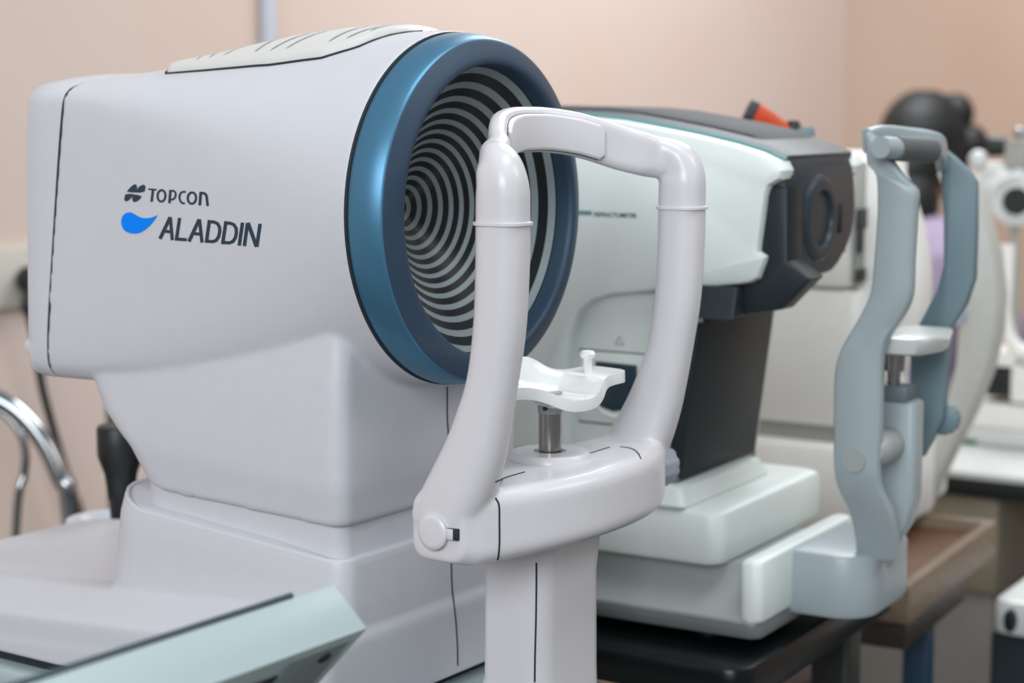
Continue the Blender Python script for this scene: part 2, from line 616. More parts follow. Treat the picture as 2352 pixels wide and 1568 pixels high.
# moulded lip low on the rear cover
lip = [A.pv(66, 775, -.1), A.pv(58, 790, -.1), A.pv(63, 812, -.1), A.pv(85, 822, -.1), A.pv(100, 800, -.1), A.pv(90, 775, -.1)]
obj('rear_lip', *prism([(p.x, p.z) for p in chaikin(lip, 2)], 'v', -.104, .104, .004), M_SHELL, bio)

TREE = bvh_of(shell_o)

# blue ring
prof = [(-.0235, .100), (-.0235, .1140), (-.020, .1147), (-.010, .1135), (-.002, .1113), (.0, .1098), (.0008, .1080), (.0030, .1035), (.0048, .0985), (.0052, .0958),
        (.0045, .0942), (.001, .0936), (-.006, .0932), (-.012, .093), (-.012, .098)]
n = 128
v_, f_ = lathe(prof, (0, 0, RZ), 'u', n, closed=True)
mi = []
for k in range(len(prof)):
    mi += [0 if k < 5 else 1] * n
ring = obj('target_rim', v_, f_, M_BLUE, bio, 'blue metallic rim', 60, mi, [M_BLUE, M_BLUEF])
v_, f_ = lathe([(-.0256, .1), (-.0256, .1151), (-.0236, .1151), (-.0236, .1)], (0, 0, RZ), 'u', n, closed=True)
obj('rim_seam', v_, f_, M_SEAM, bio)
# striped cone
rad = [.0933]
nl = 13
edges = []
r_ = .0931
w_ = .0062
lights = []
cur = .0931
centers = [.0905, .0810, .0722, .0645, .0574, .0509, .0447, .0386, .0326, .0264, .0202, .0140, .0078]
for i, c in enumerate(centers):
    nxt = centers[i + 1] if i + 1 < len(centers) else .002
    prv = centers[i - 1] if i else c + .0085
    hw = .22 * (prv - nxt) / 2 * 1.0
    lights.append((min(.0929, c + hw), c - hw))
bp = []; bm_ = []
def cone_u(r):
    return -.0075 - .0690 * (1 - r / .0931) ** 0.93
pr = .0931
prof = [(cone_u(pr), pr)]
for a, b in lights:
    if a < pr - 1e-5:
        prof.append((cone_u(a), a)); bm_.append(1)
    m_ = (a + b) / 2
    prof.append((cone_u(m_), m_)); bm_.append(0)
    prof.append((cone_u(b), b)); bm_.append(0)
    pr = b
prof.append((cone_u(.0028), .0028)); bm_.append(1)
prof.append((cone_u(.0028) - .01, .0027)); bm_.append(1)
rings_c = []
V = []; Fc = []; mi = []
for t, r in prof:
    V += [Vector((t, r * math.cos(2 * math.pi * k / n), RZ + r * math.sin(2 * math.pi * k / n))) for k in range(n)]
for k in range(len(prof) - 1):
    for i in range(n):
        j = (i + 1) % n
        Fc.append((k * n + i, k * n + j, (k + 1) * n + j, (k + 1) * n + i)); mi.append(bm_[k])
Fc.append(tuple(range((len(prof) - 1) * n, len(prof) * n))); mi.append(1)
obj('striped_target', V, Fc, M_STRL, bio, 'black and grey striped cone', 60, mi, [M_STRL, M_STRD])

# top vent cover: edge points seen on the shell, mirrored across the machine
edge_px = [(374, 166), (384, 169), (480, 161), (620, 149), (740, 133), (830, 107), (900, 82), (960, 70), (1010, 64)]
edge = [cast(A, TREE, x, y, 0) for x, y in edge_px]
edge = [e for e in edge if e is not None]
prev = [Vector((p.x, abs(p.y))) for p in edge]
prev.sort(key=lambda p: p.x)
us = [p.x for p in prev]; vs = [min(p.y, .085) for p in prev]
def vedge(u):
    for i in range(len(us) - 1):
        if us[i] <= u <= us[i + 1]:
            t = (u - us[i]) / max(1e-6, us[i + 1] - us[i])
            return vs[i] * (1 - t) + vs[i + 1] * t
    return vs[0] if u < us[0] else vs[-1]
def top_z(u, v):
    h = TREE.ray_cast(Vector((u, v, 1.5)), Vector((0, 0, -1)))
    return h[0].z if h[0] is not None else 1.25
ua, ub = us[0] - .010, us[-1] + .006
NU, NV = 46, 20
topv = []; V = []; Fc = []
for i in range(NU + 1):
    t = i / NU
    u = ua + (ub - ua) * t
    endf = min(1, math.sqrt(max(0, 1 - max(0, 1 - t * NU / 5) ** 2)), math.sqrt(max(0, 1 - max(0, 1 - (1 - t) * NU / 5) ** 2)))
    he = max(.004, vedge(u) * max(.12, endf))
    for j in range(NV + 1):
        s = -1 + 2 * j / NV
        vv = he * math.sin(s * math.pi / 2)
        lift = .0055 * min(1, (1 - abs(s)) * 6) ** .5 * min(1, t * 18, (1 - t) * 18) ** .5
        V.append(Vector((u, vv, top_z(u, vv) + lift - .0006)))
W = NV + 1
for i in range(NU):
    for j in range(NV):
        Fc.append((i * W + j, i * W + j + 1, (i + 1) * W + j + 1, (i + 1) * W + j))
k0 = len(V)
V += [v - Vector((0, 0, .006)) for v in V[:k0]]
Fc += [tuple(reversed([x + k0 for x in f])) for f in Fc[:NU * NV]]
for i in range(NU):
    Fc.append((i * W, (i + 1) * W, (i + 1) * W + k0, i * W + k0))
    Fc.append((i * W + NV, i * W + NV + k0, (i + 1) * W + NV + k0, (i + 1) * W + NV))
for j in range(NV):
    Fc.append((j, j + k0, j + 1 + k0, j + 1))
    Fc.append((NU * W + j, NU * W + j + 1, NU * W + j + 1 + k0, NU * W + j + k0))
vent = obj('vent_cover', V, Fc, M_VENT, bio, None, 50)
VT = bvh_of(vent)
rimp = [V[i * W] + Vector((0, -.0006, .0006)) for i in range(NU + 1)]
rimq = [V[i * W + NV] + Vector((0, .0006, .0006)) for i in range(NU + 1)]
MB().add(tube([p + Vector((0, -.0004, 0)) for p in rimp], .0008, 6)).add(tube([p + Vector((0, .0004, 0)) for p in rimq], .0008, 6)).build('vent_edge_shadow', M_SEAM, vent)  # dark tubes stand in for the shadow line under the cover's edges
def vpx(x, y): return (350 + x / 3.136, 30 + y / 3.136)
slots = [((318, 338), (365, 312), 10), ((410, 322), (480, 286), 12), ((510, 306), (590, 268), 14),
         ((738, 282), (850, 212), 20), ((848, 271), (950, 216), 20), ((960, 259), (1050, 210), 19),
         ((1270, 208), (1380, 150), 19), ((1398, 184), (1490, 144), 18), ((1566, 131), (1620, 113), 12)]
def vtop(u, v):
    h = VT.ray_cast(Vector((u, v, 1.5)), Vector((0, 0, -1)))
    return h[0].z if h[0] is not None else None
for p0_, p1_, w in slots:
    a_, b_ = cast(A, VT, *vpx(*p0_), 0), cast(A, VT, *vpx(*p1_), 0)
    if a_ is None or b_ is None: continue
    d_ = Vector((b_.x - a_.x, b_.y - a_.y)); d_.normalize()
    L_n = min(.055, (abs(a_.y) - .004) / max(.2, d_.y)) if d_.y > .05 else .04
    n_ = Vector((-d_.y, d_.x))
    SV = []; SF = []
    for i in range(13):
        t = i / 12
        c = Vector((a_.x, a_.y)) + d_ * (L_n * t) + n_ * (.002 * math.sin(math.pi * t))
        hw = .00115 * w / 18 * min(1, (t * 10 + .15)) * (1 - .6 * t)
        for sgn in (-1, 1):
            q_ = c + n_ * hw * sgn
            z_ = vtop(q_.x, q_.y)
            SV.append((q_.x, q_.y, (z_ if z_ else 1.24) + .0004))
    for i in range(12): SF.append((2 * i, 2 * i + 1, 2 * i + 3, 2 * i + 2))
    obj('vent_slot', SV, SF, M_SLOT, vent)

# lettering and marks printed on the side
def lp(x, y): return (250 + x / 5.88, 400 + y / 5.88)
def R_(pts, w): return [[lp(*p) for p in q] for q in ribbon([Vector(p) for p in pts], w)]
word = []
word += R_([(538, 200), (648, 209)], 21) + R_([(599, 215), (582, 372)], 31)
word += R_(ellipse_pts(715, 291, 53, 77, 28, .06), 28)
word += R_([(836, 211), (822, 390)], 33) + R_([(836, 222), (880, 223), (902, 243), (908, 275), (898, 312), (875, 338), (828, 342)], 24)
word += R_([(1043, 240), (1018, 235), (985, 243), (962, 275), (957, 320), (970, 362), (993, 388), (1030, 394)], 25)
word += R_(ellipse_pts(1126, 321, 56, 76, 28, .06), 29)
word += R_([(1246, 240), (1232, 420)], 36) + R_([(1240, 252), (1285, 254), (1312, 270), (1325, 300), (1338, 427)], 33)
decal(A, TREE, word, 'maker_lettering', M_INK, bio, 'dark printed word TOPCON')
m1 = [(245, 241), (258, 220), (300, 170), (335, 142), (362, 134), (380, 144), (384, 170), (378, 215), (405, 174), (440, 149), (475, 140), (496, 152), (498, 190), (478, 250)]
m2 = [(236, 255), (455, 288), (432, 325), (395, 360), (350, 377), (327, 362), (320, 335), (329, 290), (300, 326), (262, 358), (232, 366), (213, 352), (215, 312)]
decal(A, TREE, [[lp(*p) for p in chaikin([Vector(q) for q in m], 1)] for m in (m1, m2)], 'maker_emblem', M_INK, bio, 'dark split-leaf emblem')
drop = [(169, 640), (178, 585), (205, 543), (250, 515), (305, 515), (355, 540), (410, 572), (465, 590), (530, 593), (600, 577), (664, 549), (640, 590), (600, 645), (550, 702), (490, 752), (430, 787), (370, 801), (300, 798), (235, 775), (198, 740), (176, 690)]
decal(A, TREE, [[lp(*p) for p in drop]], 'blue_drop_emblem', M_SKY, bio, 'bright blue drop mark')
word = []
word += R_([(694, 872), (833, 578)], 46) + R_([(834, 578), (861, 888)], 42) + R_([(757, 768), (856, 777)], 42)
word += R_([(960, 588), (914, 895)], 43) + R_([(905, 872), (1055, 883)], 43)
word += R_([(1085, 907), (1226, 607)], 46) + R_([(1228, 607), (1262, 921)], 42) + R_([(1152, 800), (1252, 809)], 42)
word += R_([(1363, 617), (1320, 924)], 44) + R_([(1350, 640), (1420, 643), (1468, 662), (1498, 710), (1502, 770), (1487, 840), (1455, 890), (1410, 908), (1312, 902)], 42)
word += R_([(1586, 633), (1540, 942)], 44) + R_([(1572, 656), (1645, 660), (1693, 680), (1723, 728), (1727, 790), (1711, 858), (1680, 905), (1634, 925), (1532, 918)], 42)
word += R_([(1810, 652), (1764, 962)], 45)
word += R_([(1878, 656), (1834, 967)], 45) + R_([(1884, 656), (1998, 976)], 50) + R_([(2047, 668), (2002, 978)], 45)
decal(A, TREE, word, 'model_lettering', M_INK, bio, 'dark printed word ALADDIN')

# neck, collar and base
neck = [plan(-.238, -.0505, .0915, .011, .030, z) for z in (.895, .93, .945)]
obj('neck', *loft(neck), M_SHELL, bio)
def coltop(u, z):
    if z < .899: return z
    return z + .024 * max(0, min(1, (-.165 - u) / .092)) ** 1.5
base = MB()
col = []
for z, w, u0, u1, rr in ((.868, .1045, -.266, -.0395, .035), (.885, .1030, -.264, -.040, .034), (.90, .1015, -.260, -.041, .034), (.9140, .0998, -.257, -.042, .034), (.9165, .0985, -.255, -.0435, .033), (.9165, .0945, -.251, -.047, .031), (.905, .092, -.240, -.05, .03)):
    col.append(plan(u0, u1, w, .013, rr, z, coltop))
base.add(loft(col[:4]))
obj('collar_rim', *loft([plan(u0, u1, w, .013, rr, z, coltop) for z, w, u0, u1, rr in ((.890, .1020, -.2615, -.041, .034), (.9135, .0999, -.257, -.0420, .034), (.9152, .0995, -.2565, -.0424, .034), (.9160, .0986, -.2555, -.0433, .033), (.9158, .0972, -.254, -.0447, .032), (.908, .0960, -.252, -.046, .031))]), M_SHELL, bio)
def deck(u, z):
    return z + (.085 * max(-.34, min(0, u + .05)) if z > .83 else 0)
dk = []
for z, w, u0, u1 in ((.8150, .1300, -.510, -.035), (.845, .1290, -.508, -.0355), (.8620, .1282, -.507, -.036), (.8655, .1268, -.505, -.037), (.8672, .1245, -.502, -.039), (.8830, .1030, -.480, -.048), (.8832, .080, -.46, -.06)):
    dk.append(plan(u0, u1, w, .013, .035, z, deck))
base.add(loft(dk))
# joystick well
JU, JV = A.pz(250, 1200, .8435).x, A.pz(250, 1200, .8435).y
base_o = solid(base.build('base_cover', M_SHELL, bio), .0022, 2)
BT = bvh_of(base_o)
v_, f_ = lathe([(.840, .0), (.840, .020), (.8475, .027), (.849, .031), (.8475, .036), (.842, .038)], (JU, JV, 0), 'z', 40)
obj('joystick_well', v_, f_, M_SHELL, bio)
jq = A.pz(281, 1204, .8435)
js = MB().add(lathe([(.8405, .0095), (.848, .0098), (.864, .0108), (.866, .0118), (.878, .0128), (.888, .0140), (.891, .0150), (.902, .0190), (.906, .0198), (.928, .0198), (.9305, .0182), (.931, .006)], (jq.x, jq.y, 0), 'z', 28))
js.build('joystick', M_BLACK, bio, 'black joystick grip')
MB().add(slab(-.535, -.018, -.134, .130, .7835, .8060, .015, .004)).add(slab(-.10, .078, -.080, .0405, .7837, .8058, .012, .003)).build('base_plate', M_MON, bio)
MB().add(slab(-.49, -.05, -.12, .12, .805, .818, .02, .001)).build('slide_gap', M_SEAM, bio)
seam(A, bvh_of(shell_o, base_o), [(1027, 888), (1027, 960), (1032, 1030), (1034, 1090)], 'front_seam', bio, .0006)
seam(A, BT, [(1036, 1290), (1038, 1350), (1046, 1420), (1050, 1480), (1051, 1528)], 'front_seam', bio, .0006)

# ---- headrest: column, crossbar, arms, brow bar as one continuous frame
hr = MB()
pix = [(1152, 372), (1155, 430), (1155, 510), (1154, 620), (1148, 750), (1131, 880), (1108, 980), (1089, 1045), (1064, 1110), (1035, 1170), (1015, 1212)]
au = [A.pv(x, y, -.105) for x, y in pix]
ha = [.0144, .0150, .0152, .0152, .0150, .0148, .0170, .0188, .0205, .021, .021]
hb = [.0125, .0138, .0140, .0140, .0138, .0135, .0140, .0145, .0150, .0150, .014]
path = spline([Vector((p.x, -.105, p.z, a, b)) for p, a, b in zip(au, ha, hb)], 5)   # top to bottom
post = [(p[0], -.105, p[2], p[3], p[4], 0.0) for p in reversed(path) if p[2] < 1.1525]
ut = post[-1][0]
bend = [(ut - .0005, -.1050, 1.1580, .0144, .0134, .06), (ut - .0034, -.1032, 1.1640, .0138, .0126, .32), (ut - .0085, -.0988, 1.1672, .0135, .0110, .64), (ut - .0152, -.0915, 1.1684, .0139, .0090, .88), (.0655, -.0815, 1.1708, .0143, .0072, .97)]
key = [(-.070, .0565, 1.1745), (-.055, .0465, 1.1800), (-.040, .0385, 1.1840), (-.020, .0320, 1.1865), (0, .0300, 1.1870)]
bar = [(u, v, z, .0145, .0058, 1.0) for v, u, z in key]
left = post + bend + bar
whole = left + [(u, -v, z, a, b, m) for u, v, z, a, b, m in reversed(left[:-1])]
W6 = spline([Vector(p) for p in whole[len(post) - 6: len(whole) - len(post) + 6]], 5)
full = [Vector(p) for p in whole[:len(post) - 6]] + W6 + [Vector(p) for p in whole[len(whole) - len(post) + 6:]]
def sd(i):
    m = full[i][5]
    m = m * m * (3 - 2 * m)
    # the section turns from front-to-back on the posts to upright on the brow bar
    up = Vector((0, 0, 1)); fr_ = Vector((1, 0, .25))
    w = fr_ * (1 - m) + up * m
    return w
hr.add(sweep([(p[0], p[1], p[2]) for p in full], sd, [p[3] for p in full], [p[4] for p in full], .82, 6))
bar = [Vector((p[0], p[1], p[2])) for p in full if p[5] > .3]
# crossbar
def xb_u(v):
    s = min(1, abs(v) / .1165)
    return .021 + .003 * s, .1015 - .034 * s ** 2.1
xr = []
for i in range(25):
    v = -.1180 + .236 * i / 24
    a, b = xb_u(v)
    e = 0 if 0 < i < 24 else .003
    s = min(1, abs(v) / .1165)
    zt, zb = .9775 - .002 * s, .9335 - .004 * s ** 2 + .0
    cu_, hu_ = (a + b) / 2, (b - a) / 2 - e
    cz_, hz_ = (zt + zb) / 2, (zt - zb) / 2 - e
    xr.append([Vector((cu_ + x, v, cz_ + y)) for x, y in rrect(hu_, hz_, .010, 5)])
hr.add(loft(xr))
frame = solid(hr.build('headrest_frame', M_FRAME, bio), .0013, 14)
FT = bvh_of(frame)
cm = []
for z, u0, u1, w, rf in ((.8045, -.014, .070, .0520, .016), (.808, -.002, .069, .0480, .016), (.813, .008, .0685, .0435, .016), (.822, .017, .0685, .0400, .016), (.837, .021, .0675, .0385, .015),
                         (.90, .021, .0675, .0375, .015), (.925, .021, .070, .0385, .015), (.940, .021, .080, .046, .015)):
    cm.append([p + Vector((0, .0385 - w if z < .83 else 0, 0)) for p in plan(u0, u1, w, rf, .006, z)])
colm = obj('headrest_column', *loft(cm), M_FRAME, bio)
CT = bvh_of(colm)
seam(A, CT, [(1232, 1292), (1232, 1340), (1231, 1420), (1229, 1500), (1228, 1566)], 'column_seam', bio, .0006)
# boss around the post
PU, PV = .0485, 0.0
v_, f_ = lathe([(.972, .027), (.9795, .0262), (.9815, .0245), (.9818, .0105), (.976, .0100), (.972, .0100)], (PU, PV, 0), 'z', 48, closed=True)
obj('post_boss', v_, f_, M_FRAME, frame)
seam(A, FT, [(1138, 1106), (1170, 1094), (1205, 1084)], 'crossbar_seam', frame, .0005)
seam(A, FT, [(1316, 1050), (1350, 1042), (1400, 1027)], 'crossbar_seam', frame, .0005)
seam(A, FT, [(1425, 1026), (1450, 1030), (1465, 1040), (1472, 1054)], 'crossbar_seam', frame, .0005)
seam(A, FT, [(1138, 1143), (1146, 1160), (1147, 1200), (1147, 1250), (1143, 1285), (1136, 1296)], 'crossbar_seam', frame, .0006)
# raised bands on the arms
def band(sg):
    z0 = 1.1345
    c = min(path, key=lambda p: abs(p[2] - z0))
    rr_ = []
    for dz, g in ((-.0012, .0), (-.0008, .0007), (.0008, .0007), (.0012, .0)):
        rr_.append([(c[0] + x, .105 * sg + y, z0 + dz) for x, y in rrect(c[3] + g + .0003, c[4] + g + .0003, .80 * c[4], 8)])
    return obj('arm_band', *loft(rr_), M_FRAME, frame)
band(-1); band(1)
# forehead pad
pp = [p for p in bar if abs(p.y) <= .060]
cur = []
for i, p in enumerate(pp):
    t = (pp[min(i + 1, len(pp) - 1)] - pp[max(i - 1, 0)]).normalized()
    nrm = Vector((t.y, -t.x, 0)).normalized()
    if nrm.x < 0: nrm = -nrm
    cur.append(p + nrm * .0066 + Vector((0, 0, -.0015)))
pad = []
N_ = len(cur)
for i, p in enumerate(cur):
    t = (cur[min(i + 1, N_ - 1)] - cur[max(i - 1, 0)]).normalized()
    nrm = Vector((t.y, -t.x, 0)).normalized()
    if nrm.x < 0: nrm = -nrm
    hz = .0115 if 0 < i < N_ - 1 else .0085
    th = .0026 if 0 < i < N_ - 1 else .0020
    pad.append([p + nrm * y + Vector((0, 0, 1)) * x for x, y in rrect(hz, th, .0022, 4)])
obj('forehead_pad', *loft(pad), M_PAD, frame)
gp = []
for i, p in enumerate(cur):
    t = (cur[min(i + 1, N_ - 1)] - cur[max(i - 1, 0)]).normalized()
    nrm = Vector((t.y, -t.x, 0)).normalized()
    if nrm.x < 0: nrm = -nrm
    ex = t * (.0007 if i == N_ - 1 else (-.0007 if i == 0 else 0))
    hz_ = .0119 if 0 < i < N_ - 1 else .0089
    gp.append([p + ex + nrm * (y - .0016) + Vector((0, 0, 1)) * x for x, y in rrect(hz_, .0012, .0010, 4)])
obj('pad_gap', *loft(gp), M_SEAM, frame)
hole = cast(A, FT, 1112, 303, 0)
if hole:
    v_, f_ = lathe([(-.0012, .0028), (-.0014, .0042), (-.0004, .0044), (.0006, .003)], hole, 'v', 18)
    obj('pivot_screw', v_, f_, M_PAD, frame)
# end button and latch
bt = A.pv(997, 1221, -.1198)
v_, f_ = lathe([(.004, .0102), (-.0022, .0106), (-.0030, .0098), (-.0033, .0075)], (bt.x, -.1198, bt.z), 'v', 36)
obj('end_button', v_, f_, M_FRAME, frame)
lt = A.pv(1034, 1226, -.1198)
MB().add(slab(lt.x - .004, lt.x + .0055, -.1204, -.112, lt.z - .0034, lt.z + .0034, .0003, .0002)).build('latch_slot', M_SEAM, frame)
MB().add(slab(lt.x - .005, lt.x + .0025, -.1210, -.112, lt.z - .0032, lt.z + .0032, .0003, .0002)).build('latch', M_FRAME, frame)
# violet-grey knob on the far end
kb = A.pv(1500, 1072, .125)
v_ = []; f_ = []
gear = []
for t, r in ((.112, .0125), (.116, .0145), (.136, .0145), (.139, .0125)):
    gear.append([Vector((kb.x + (r * (1 + (.07 if k % 3 else 0))) * math.cos(2 * math.pi * k / 36), t, kb.z + (r * (1 + (.07 if k % 3 else 0))) * math.sin(2 * math.pi * k / 36))) for k in range(36)])
obj('height_knob', *loft(gear), M_VIOLET, frame)

# ---- chin rest on its steel post
chin = MB().add(lathe([(.958, .0073), (1.0075, .0073)], (PU, PV, 0), 'z', 32)).build('chin_post', M_STEEL, bio, 'steel post')
MB().add(lathe([(1.0065, .0078), (1.0125, .0080), (1.020, .0080)], (PU, PV, 0), 'z', 32)).build('post_cap', M_ARG, chin)
def cup_z(u, v):
    """u, v from the post, before the cup is turned on its post"""
    g = math.exp(-(abs(v) / .0250) ** 3)
    t = max(0, min(1, (u + .030) / .062))
    z = 1.0268 + .0010 * (abs(v) / .05) ** 2
    z += g * (-.0100 * math.sin(min(1, t * 1.3) * math.pi / 2) + .0120 * max(0, 1 - t * 2.4) ** 1.5)
    return z
NV, NU = 48, 22
PHI = math.radians(10)
V = []; Fc = []
def cup_rng(v):
    g = math.exp(-(abs(v) / .0275) ** 3)
    endr = min(1, max(0, (abs(v) - .051) / .0085))
    cut = .009 * (1 - math.sqrt(max(0, 1 - endr ** 2)))
    return -.030 + .010 * (1 - g) + cut, .0165 + .0135 * g - cut
def cup_pt(u, v, z):
    return Vector((PU + u * math.cos(PHI) + v * math.sin(PHI), v * math.cos(PHI) - u * math.sin(PHI), z))
for i in range(NV + 1):
    v = -.0595 + .119 * i / NV
    a, b = cup_rng(v)
    for j in range(NU + 1):
        s2 = .5 - .5 * math.cos(math.pi * j / NU)
        u = a + (b - a) * s2
        V.append(cup_pt(u, v, cup_z(u, v)))
W = NU + 1
for i in range(NV):
    for j in range(NU):
        Fc.append((i * W + j, i * W + j + 1, (i + 1) * W + j + 1, (i + 1) * W + j))
cup = obj('chin_cup', V, Fc, M_CUP, chin, 'glossy white chin cup', 180)
sm = cup.modifiers.new('t', 'SOLIDIFY'); sm.thickness = .0074; sm.offset = -.6
bv = cup.modifiers.new('b', 'BEVEL'); bv.width = .0036; bv.segments = 4; bv.limit_method = 'ANGLE'; bv.angle_limit = math.radians(50)
for pu_, pv_ in ((-.004, .040), (-.004, -.040)):
    q = cup_pt(pu_, pv_, 0)
    z0 = 1.0270
    MB().add(lathe([(z0, .0032), (z0 + .0095, .0031), (z0 + .0105, .0033), (z0 + .0112, .0050), (z0 + .0135, .0054), (z0 + .0155, .0042), (z0 + .0160, .001)], (q.x, q.y, 0), 'z', 20)).build('paper_peg', M_CUP, cup)
q = cup_pt(.004, -.040, 0)
MB().add(lathe([(1.0150, .002), (1.0165, .003), (1.024, .003)], (q.x, q.y, 0), 'z', 12)).build('peg_end', M_ARG, cup)
MB().add(lathe([(-.0005, .0014), (.0012, .0014)], (PU + .002, -.0092, 1.0105), 'v', 10)).build('set_screw', M_SEAM, chin)

# ================================================================== TABLES
cB = B0 = None
_c = C0 + ray(1742, 1435) * 1.0
t_ = (0.80 - CZ) / ray(1742, 1435).z
pB = C0 + ray(1742, 1435) * t_
B = Frame((pB.x, pB.y), 59)         # second machine's axes

e1 = A.pz(1362, 1556, .7835)
t1 = empty('instrument_table', A, 'wood-edged table under the large white biometer', 'table')
MB().add(slab(-.80, .20, -.40, e1.y - .006, .752, .7830, .01, .002)).build('tabletop', M_WOODD, t1)
MB().add(slab(-.80, .206, e1.y - .006, e1.y, .750, .7834, .001, .001)).build('edge_strip', M_WOODT, t1)
for u, v in ((-.74, -.34), (.14, -.34), (-.74, e1.y - .06), (.14, e1.y - .06)):
    MB().add(slab(u - .02, u + .02, v - .02, v + .02, 0, .752, .004, .002)).build('leg', M_GREYP, t1)

cN = B.pz(1711, 1543, .776)
cF = B.pz(1925, 1400, .776)
t2 = empty('black_table', B, 'glossy black table under the white and charcoal refractor', 'table')
v0, v1 = cN.y, cN.y + .345
u1 = cN.x
MB().add(slab(-.52, u1, v0, v1, .745, .776, .02, .004)).build('tabletop', M_BLACKG, t2)
for u, v in ((-.47, v0 + .05), (-.03, v0 + .05), (-.47, v1 - .05), (-.03, v1 - .05)):
    MB().add(slab(u - .018, u + .018, v - .018, v + .018, 0, .746, .004, .002)).build('leg', M_BLACK, t2)

# wooden tray table further along
G0 = at(2090, 1352, 1.0)
tG = (0.745 - CZ) / ray(2090, 1345).z
pG = C0 + ray(2090, 1345) * tG
G = Frame((pG.x, pG.y), 61)
fc = G.pz(2277, 1194, .745)
GL = fc.y
t3 = empty('tray_table', G, 'brown wooden table with raised tan rim and a blue leg, behind the blue-grey headrest', 'table')
MB().add(slab(-.62, -.012, .012, GL - .012, .715, .732, .002, .001)).build('tabletop', M_WOOD, t3)
rim = MB()
rim.add(slab(-.63, 0, 0, .012, .706, .745, .002, .0015)).add(slab(-.63, 0, GL - .012, GL, .706, .745, .002, .0015))
rim.add(slab(-.012, 0, .011, GL - .011, .706, .745, .002, .0015)).add(slab(-.63, -.618, .011, GL - .011, .706, .745, .002, .0015))
rim.build('rim', M_WOODT, t3)
MB().add(slab(-.60, -.004, .004, GL * .66, .679, .7155, .002, .0015)).build('drawer_box', M_WOODD, t3, 'dark under-table drawer')
lg = G.pu(2112, 1520, -.03)
MB().add(slab(-.045, -.018, lg.y - .012, lg.y + .012, 0, .716, .002, .001)).build('leg', M_BLUEP, t3, 'blue metal leg')
lg2 = G.pu(1948, 1520, -.35)
MB().add(slab(-.365, -.335, .02, .05, 0, .68, .002, .001)).build('leg', M_GREYP, t3)
MB().add(slab(-.60, -.575, .02, .045, 0, .68, .002, .001)).build('leg', M_GREYP, t3)
MB().add(slab(-.60, -.575, GL - .06, GL - .035, 0, .716, .002, .001)).build('leg', M_GREYP, t3)

# ================================================================== REFRACTOR (second machine)
ref = empty('refractor', B, 'white eye refractor with charcoal front mask and printer slot, behind the biometer\'s headrest', 'eye refractor')
VS = .020
def s2(x, y, v=VS): p = B.pv(x, y, v); return (p.x, p.z)
def f2(x, y, u): p = B.pu(x, y, u); return (p.y, p.z)
topline = [(1120, 262), (1340, 268), (1420, 276), (1500, 291), (1590, 309), (1680, 331), (1740, 350), (1785, 372)]
front_edge = [(1795, 392), (1790, 412), (1763, 428), (1757, 450), (1742, 560), (1740, 578), (1757, 590), (1754, 602), (1740, 640), (1722, 650), (1690, 656)]
low = [(1620, 662), (1510, 669), (1400, 678), (1360, 690), (1330, 715), (1312, 765), (1302, 830), (1298, 900), (1296, 1036), (1180, 1030), (960, 1010)]
tl = [s2(*p) for p in topline]
tl = [(tl[0][0] - .06, tl[0][1] - .02)] + tl
lo = [s2(*p) for p in low]
poly = tl + [s2(*p) for p in front_edge] + lo + [(lo[-1][0] - .06, lo[-1][1] + .03)]
side_prism = prism(poly, 'v', VS, .050, .0055)
far_prism = prism(poly, 'v', .200, .172, .009)
# taper the head in plan towards the front
def tap(p):
    k = max(0, min(1, (p.x + .12) / .12)) * max(0, min(1, (p.z - 1.05) / .03))
    c = .11
    return Vector((p.x, c + (p.y - c) * (1 - .10 * k), p.z))
MB().add(side_prism).add(far_prism).build('side_shell', M_AR, ref, 'white side shell', 35)
# recessed lower body with printer
bod = [s2(1296, 640, .032), s2(1640, 640, .032), s2(1690, 650, .032), s2(1684, 700, .032), s2(1655, 722, .032), s2(1607, 742, .032), s2(1561, 1100, .032), s2(1180, 1028, .032), s2(1180, 700, .032)]
MB().add(prism(bod, 'v', .032, .190, .004)).build('lower_body', M_AR, ref, None, 35)
RS = .032
def rp(x, y): return B.pv(x, y, RS)
pf = [rp(1330, 800), rp(1522, 822), rp(1528, 985), rp(1328, 963)]
u0, u1_ = pf[0].x, pf[1].x
zt, zb = (pf[0].z + pf[1].z) / 2, (pf[3].z + pf[2].z) / 2
MB().add(slab(u0 - .001, u1_ + .001, RS - .0006, RS + .004, zb - .0018, zt + .0015, .003, .0003)).build('printer_gap', M_NECKG, ref)
pd = MB().add(slab(u0, u1_, RS - .0022, RS + .004, zb, zt, .003, .0006)).build('printer_door', M_ARG if False else M_AR, ref)
wdw = [rp(1371, 828), rp(1466, 838), rp(1468, 900), rp(1462, 920), rp(1440, 940), rp(1412, 944), rp(1385, 934), rp(1370, 915)]
MB().add(prism([(p.x, p.z) for p in wdw], 'v', RS - .0030, RS, .0003)).build('paper_window', M_BEZ, pd, 'dark printer window')
wd2 = [(p.x, p.z) for p in ([rp(1366, 900), rp(1370, 925), rp(1390, 948), rp(1415, 957), rp(1445, 952), rp(1468, 932), rp(1474, 905)])]
MB().add(tube([(a, RS - .003, b) for a, b in wd2], .0014, 8)).build('window_lip', M_AR, pd)
tri = [rp(1414, 790), rp(1423, 773), rp(1433, 791)]
MB().add(tube([(p.x, RS - .0002, p.z) for p in tri + [tri[0]]], .0005, 6)).build('warning_triangle', M_ARG, ref)
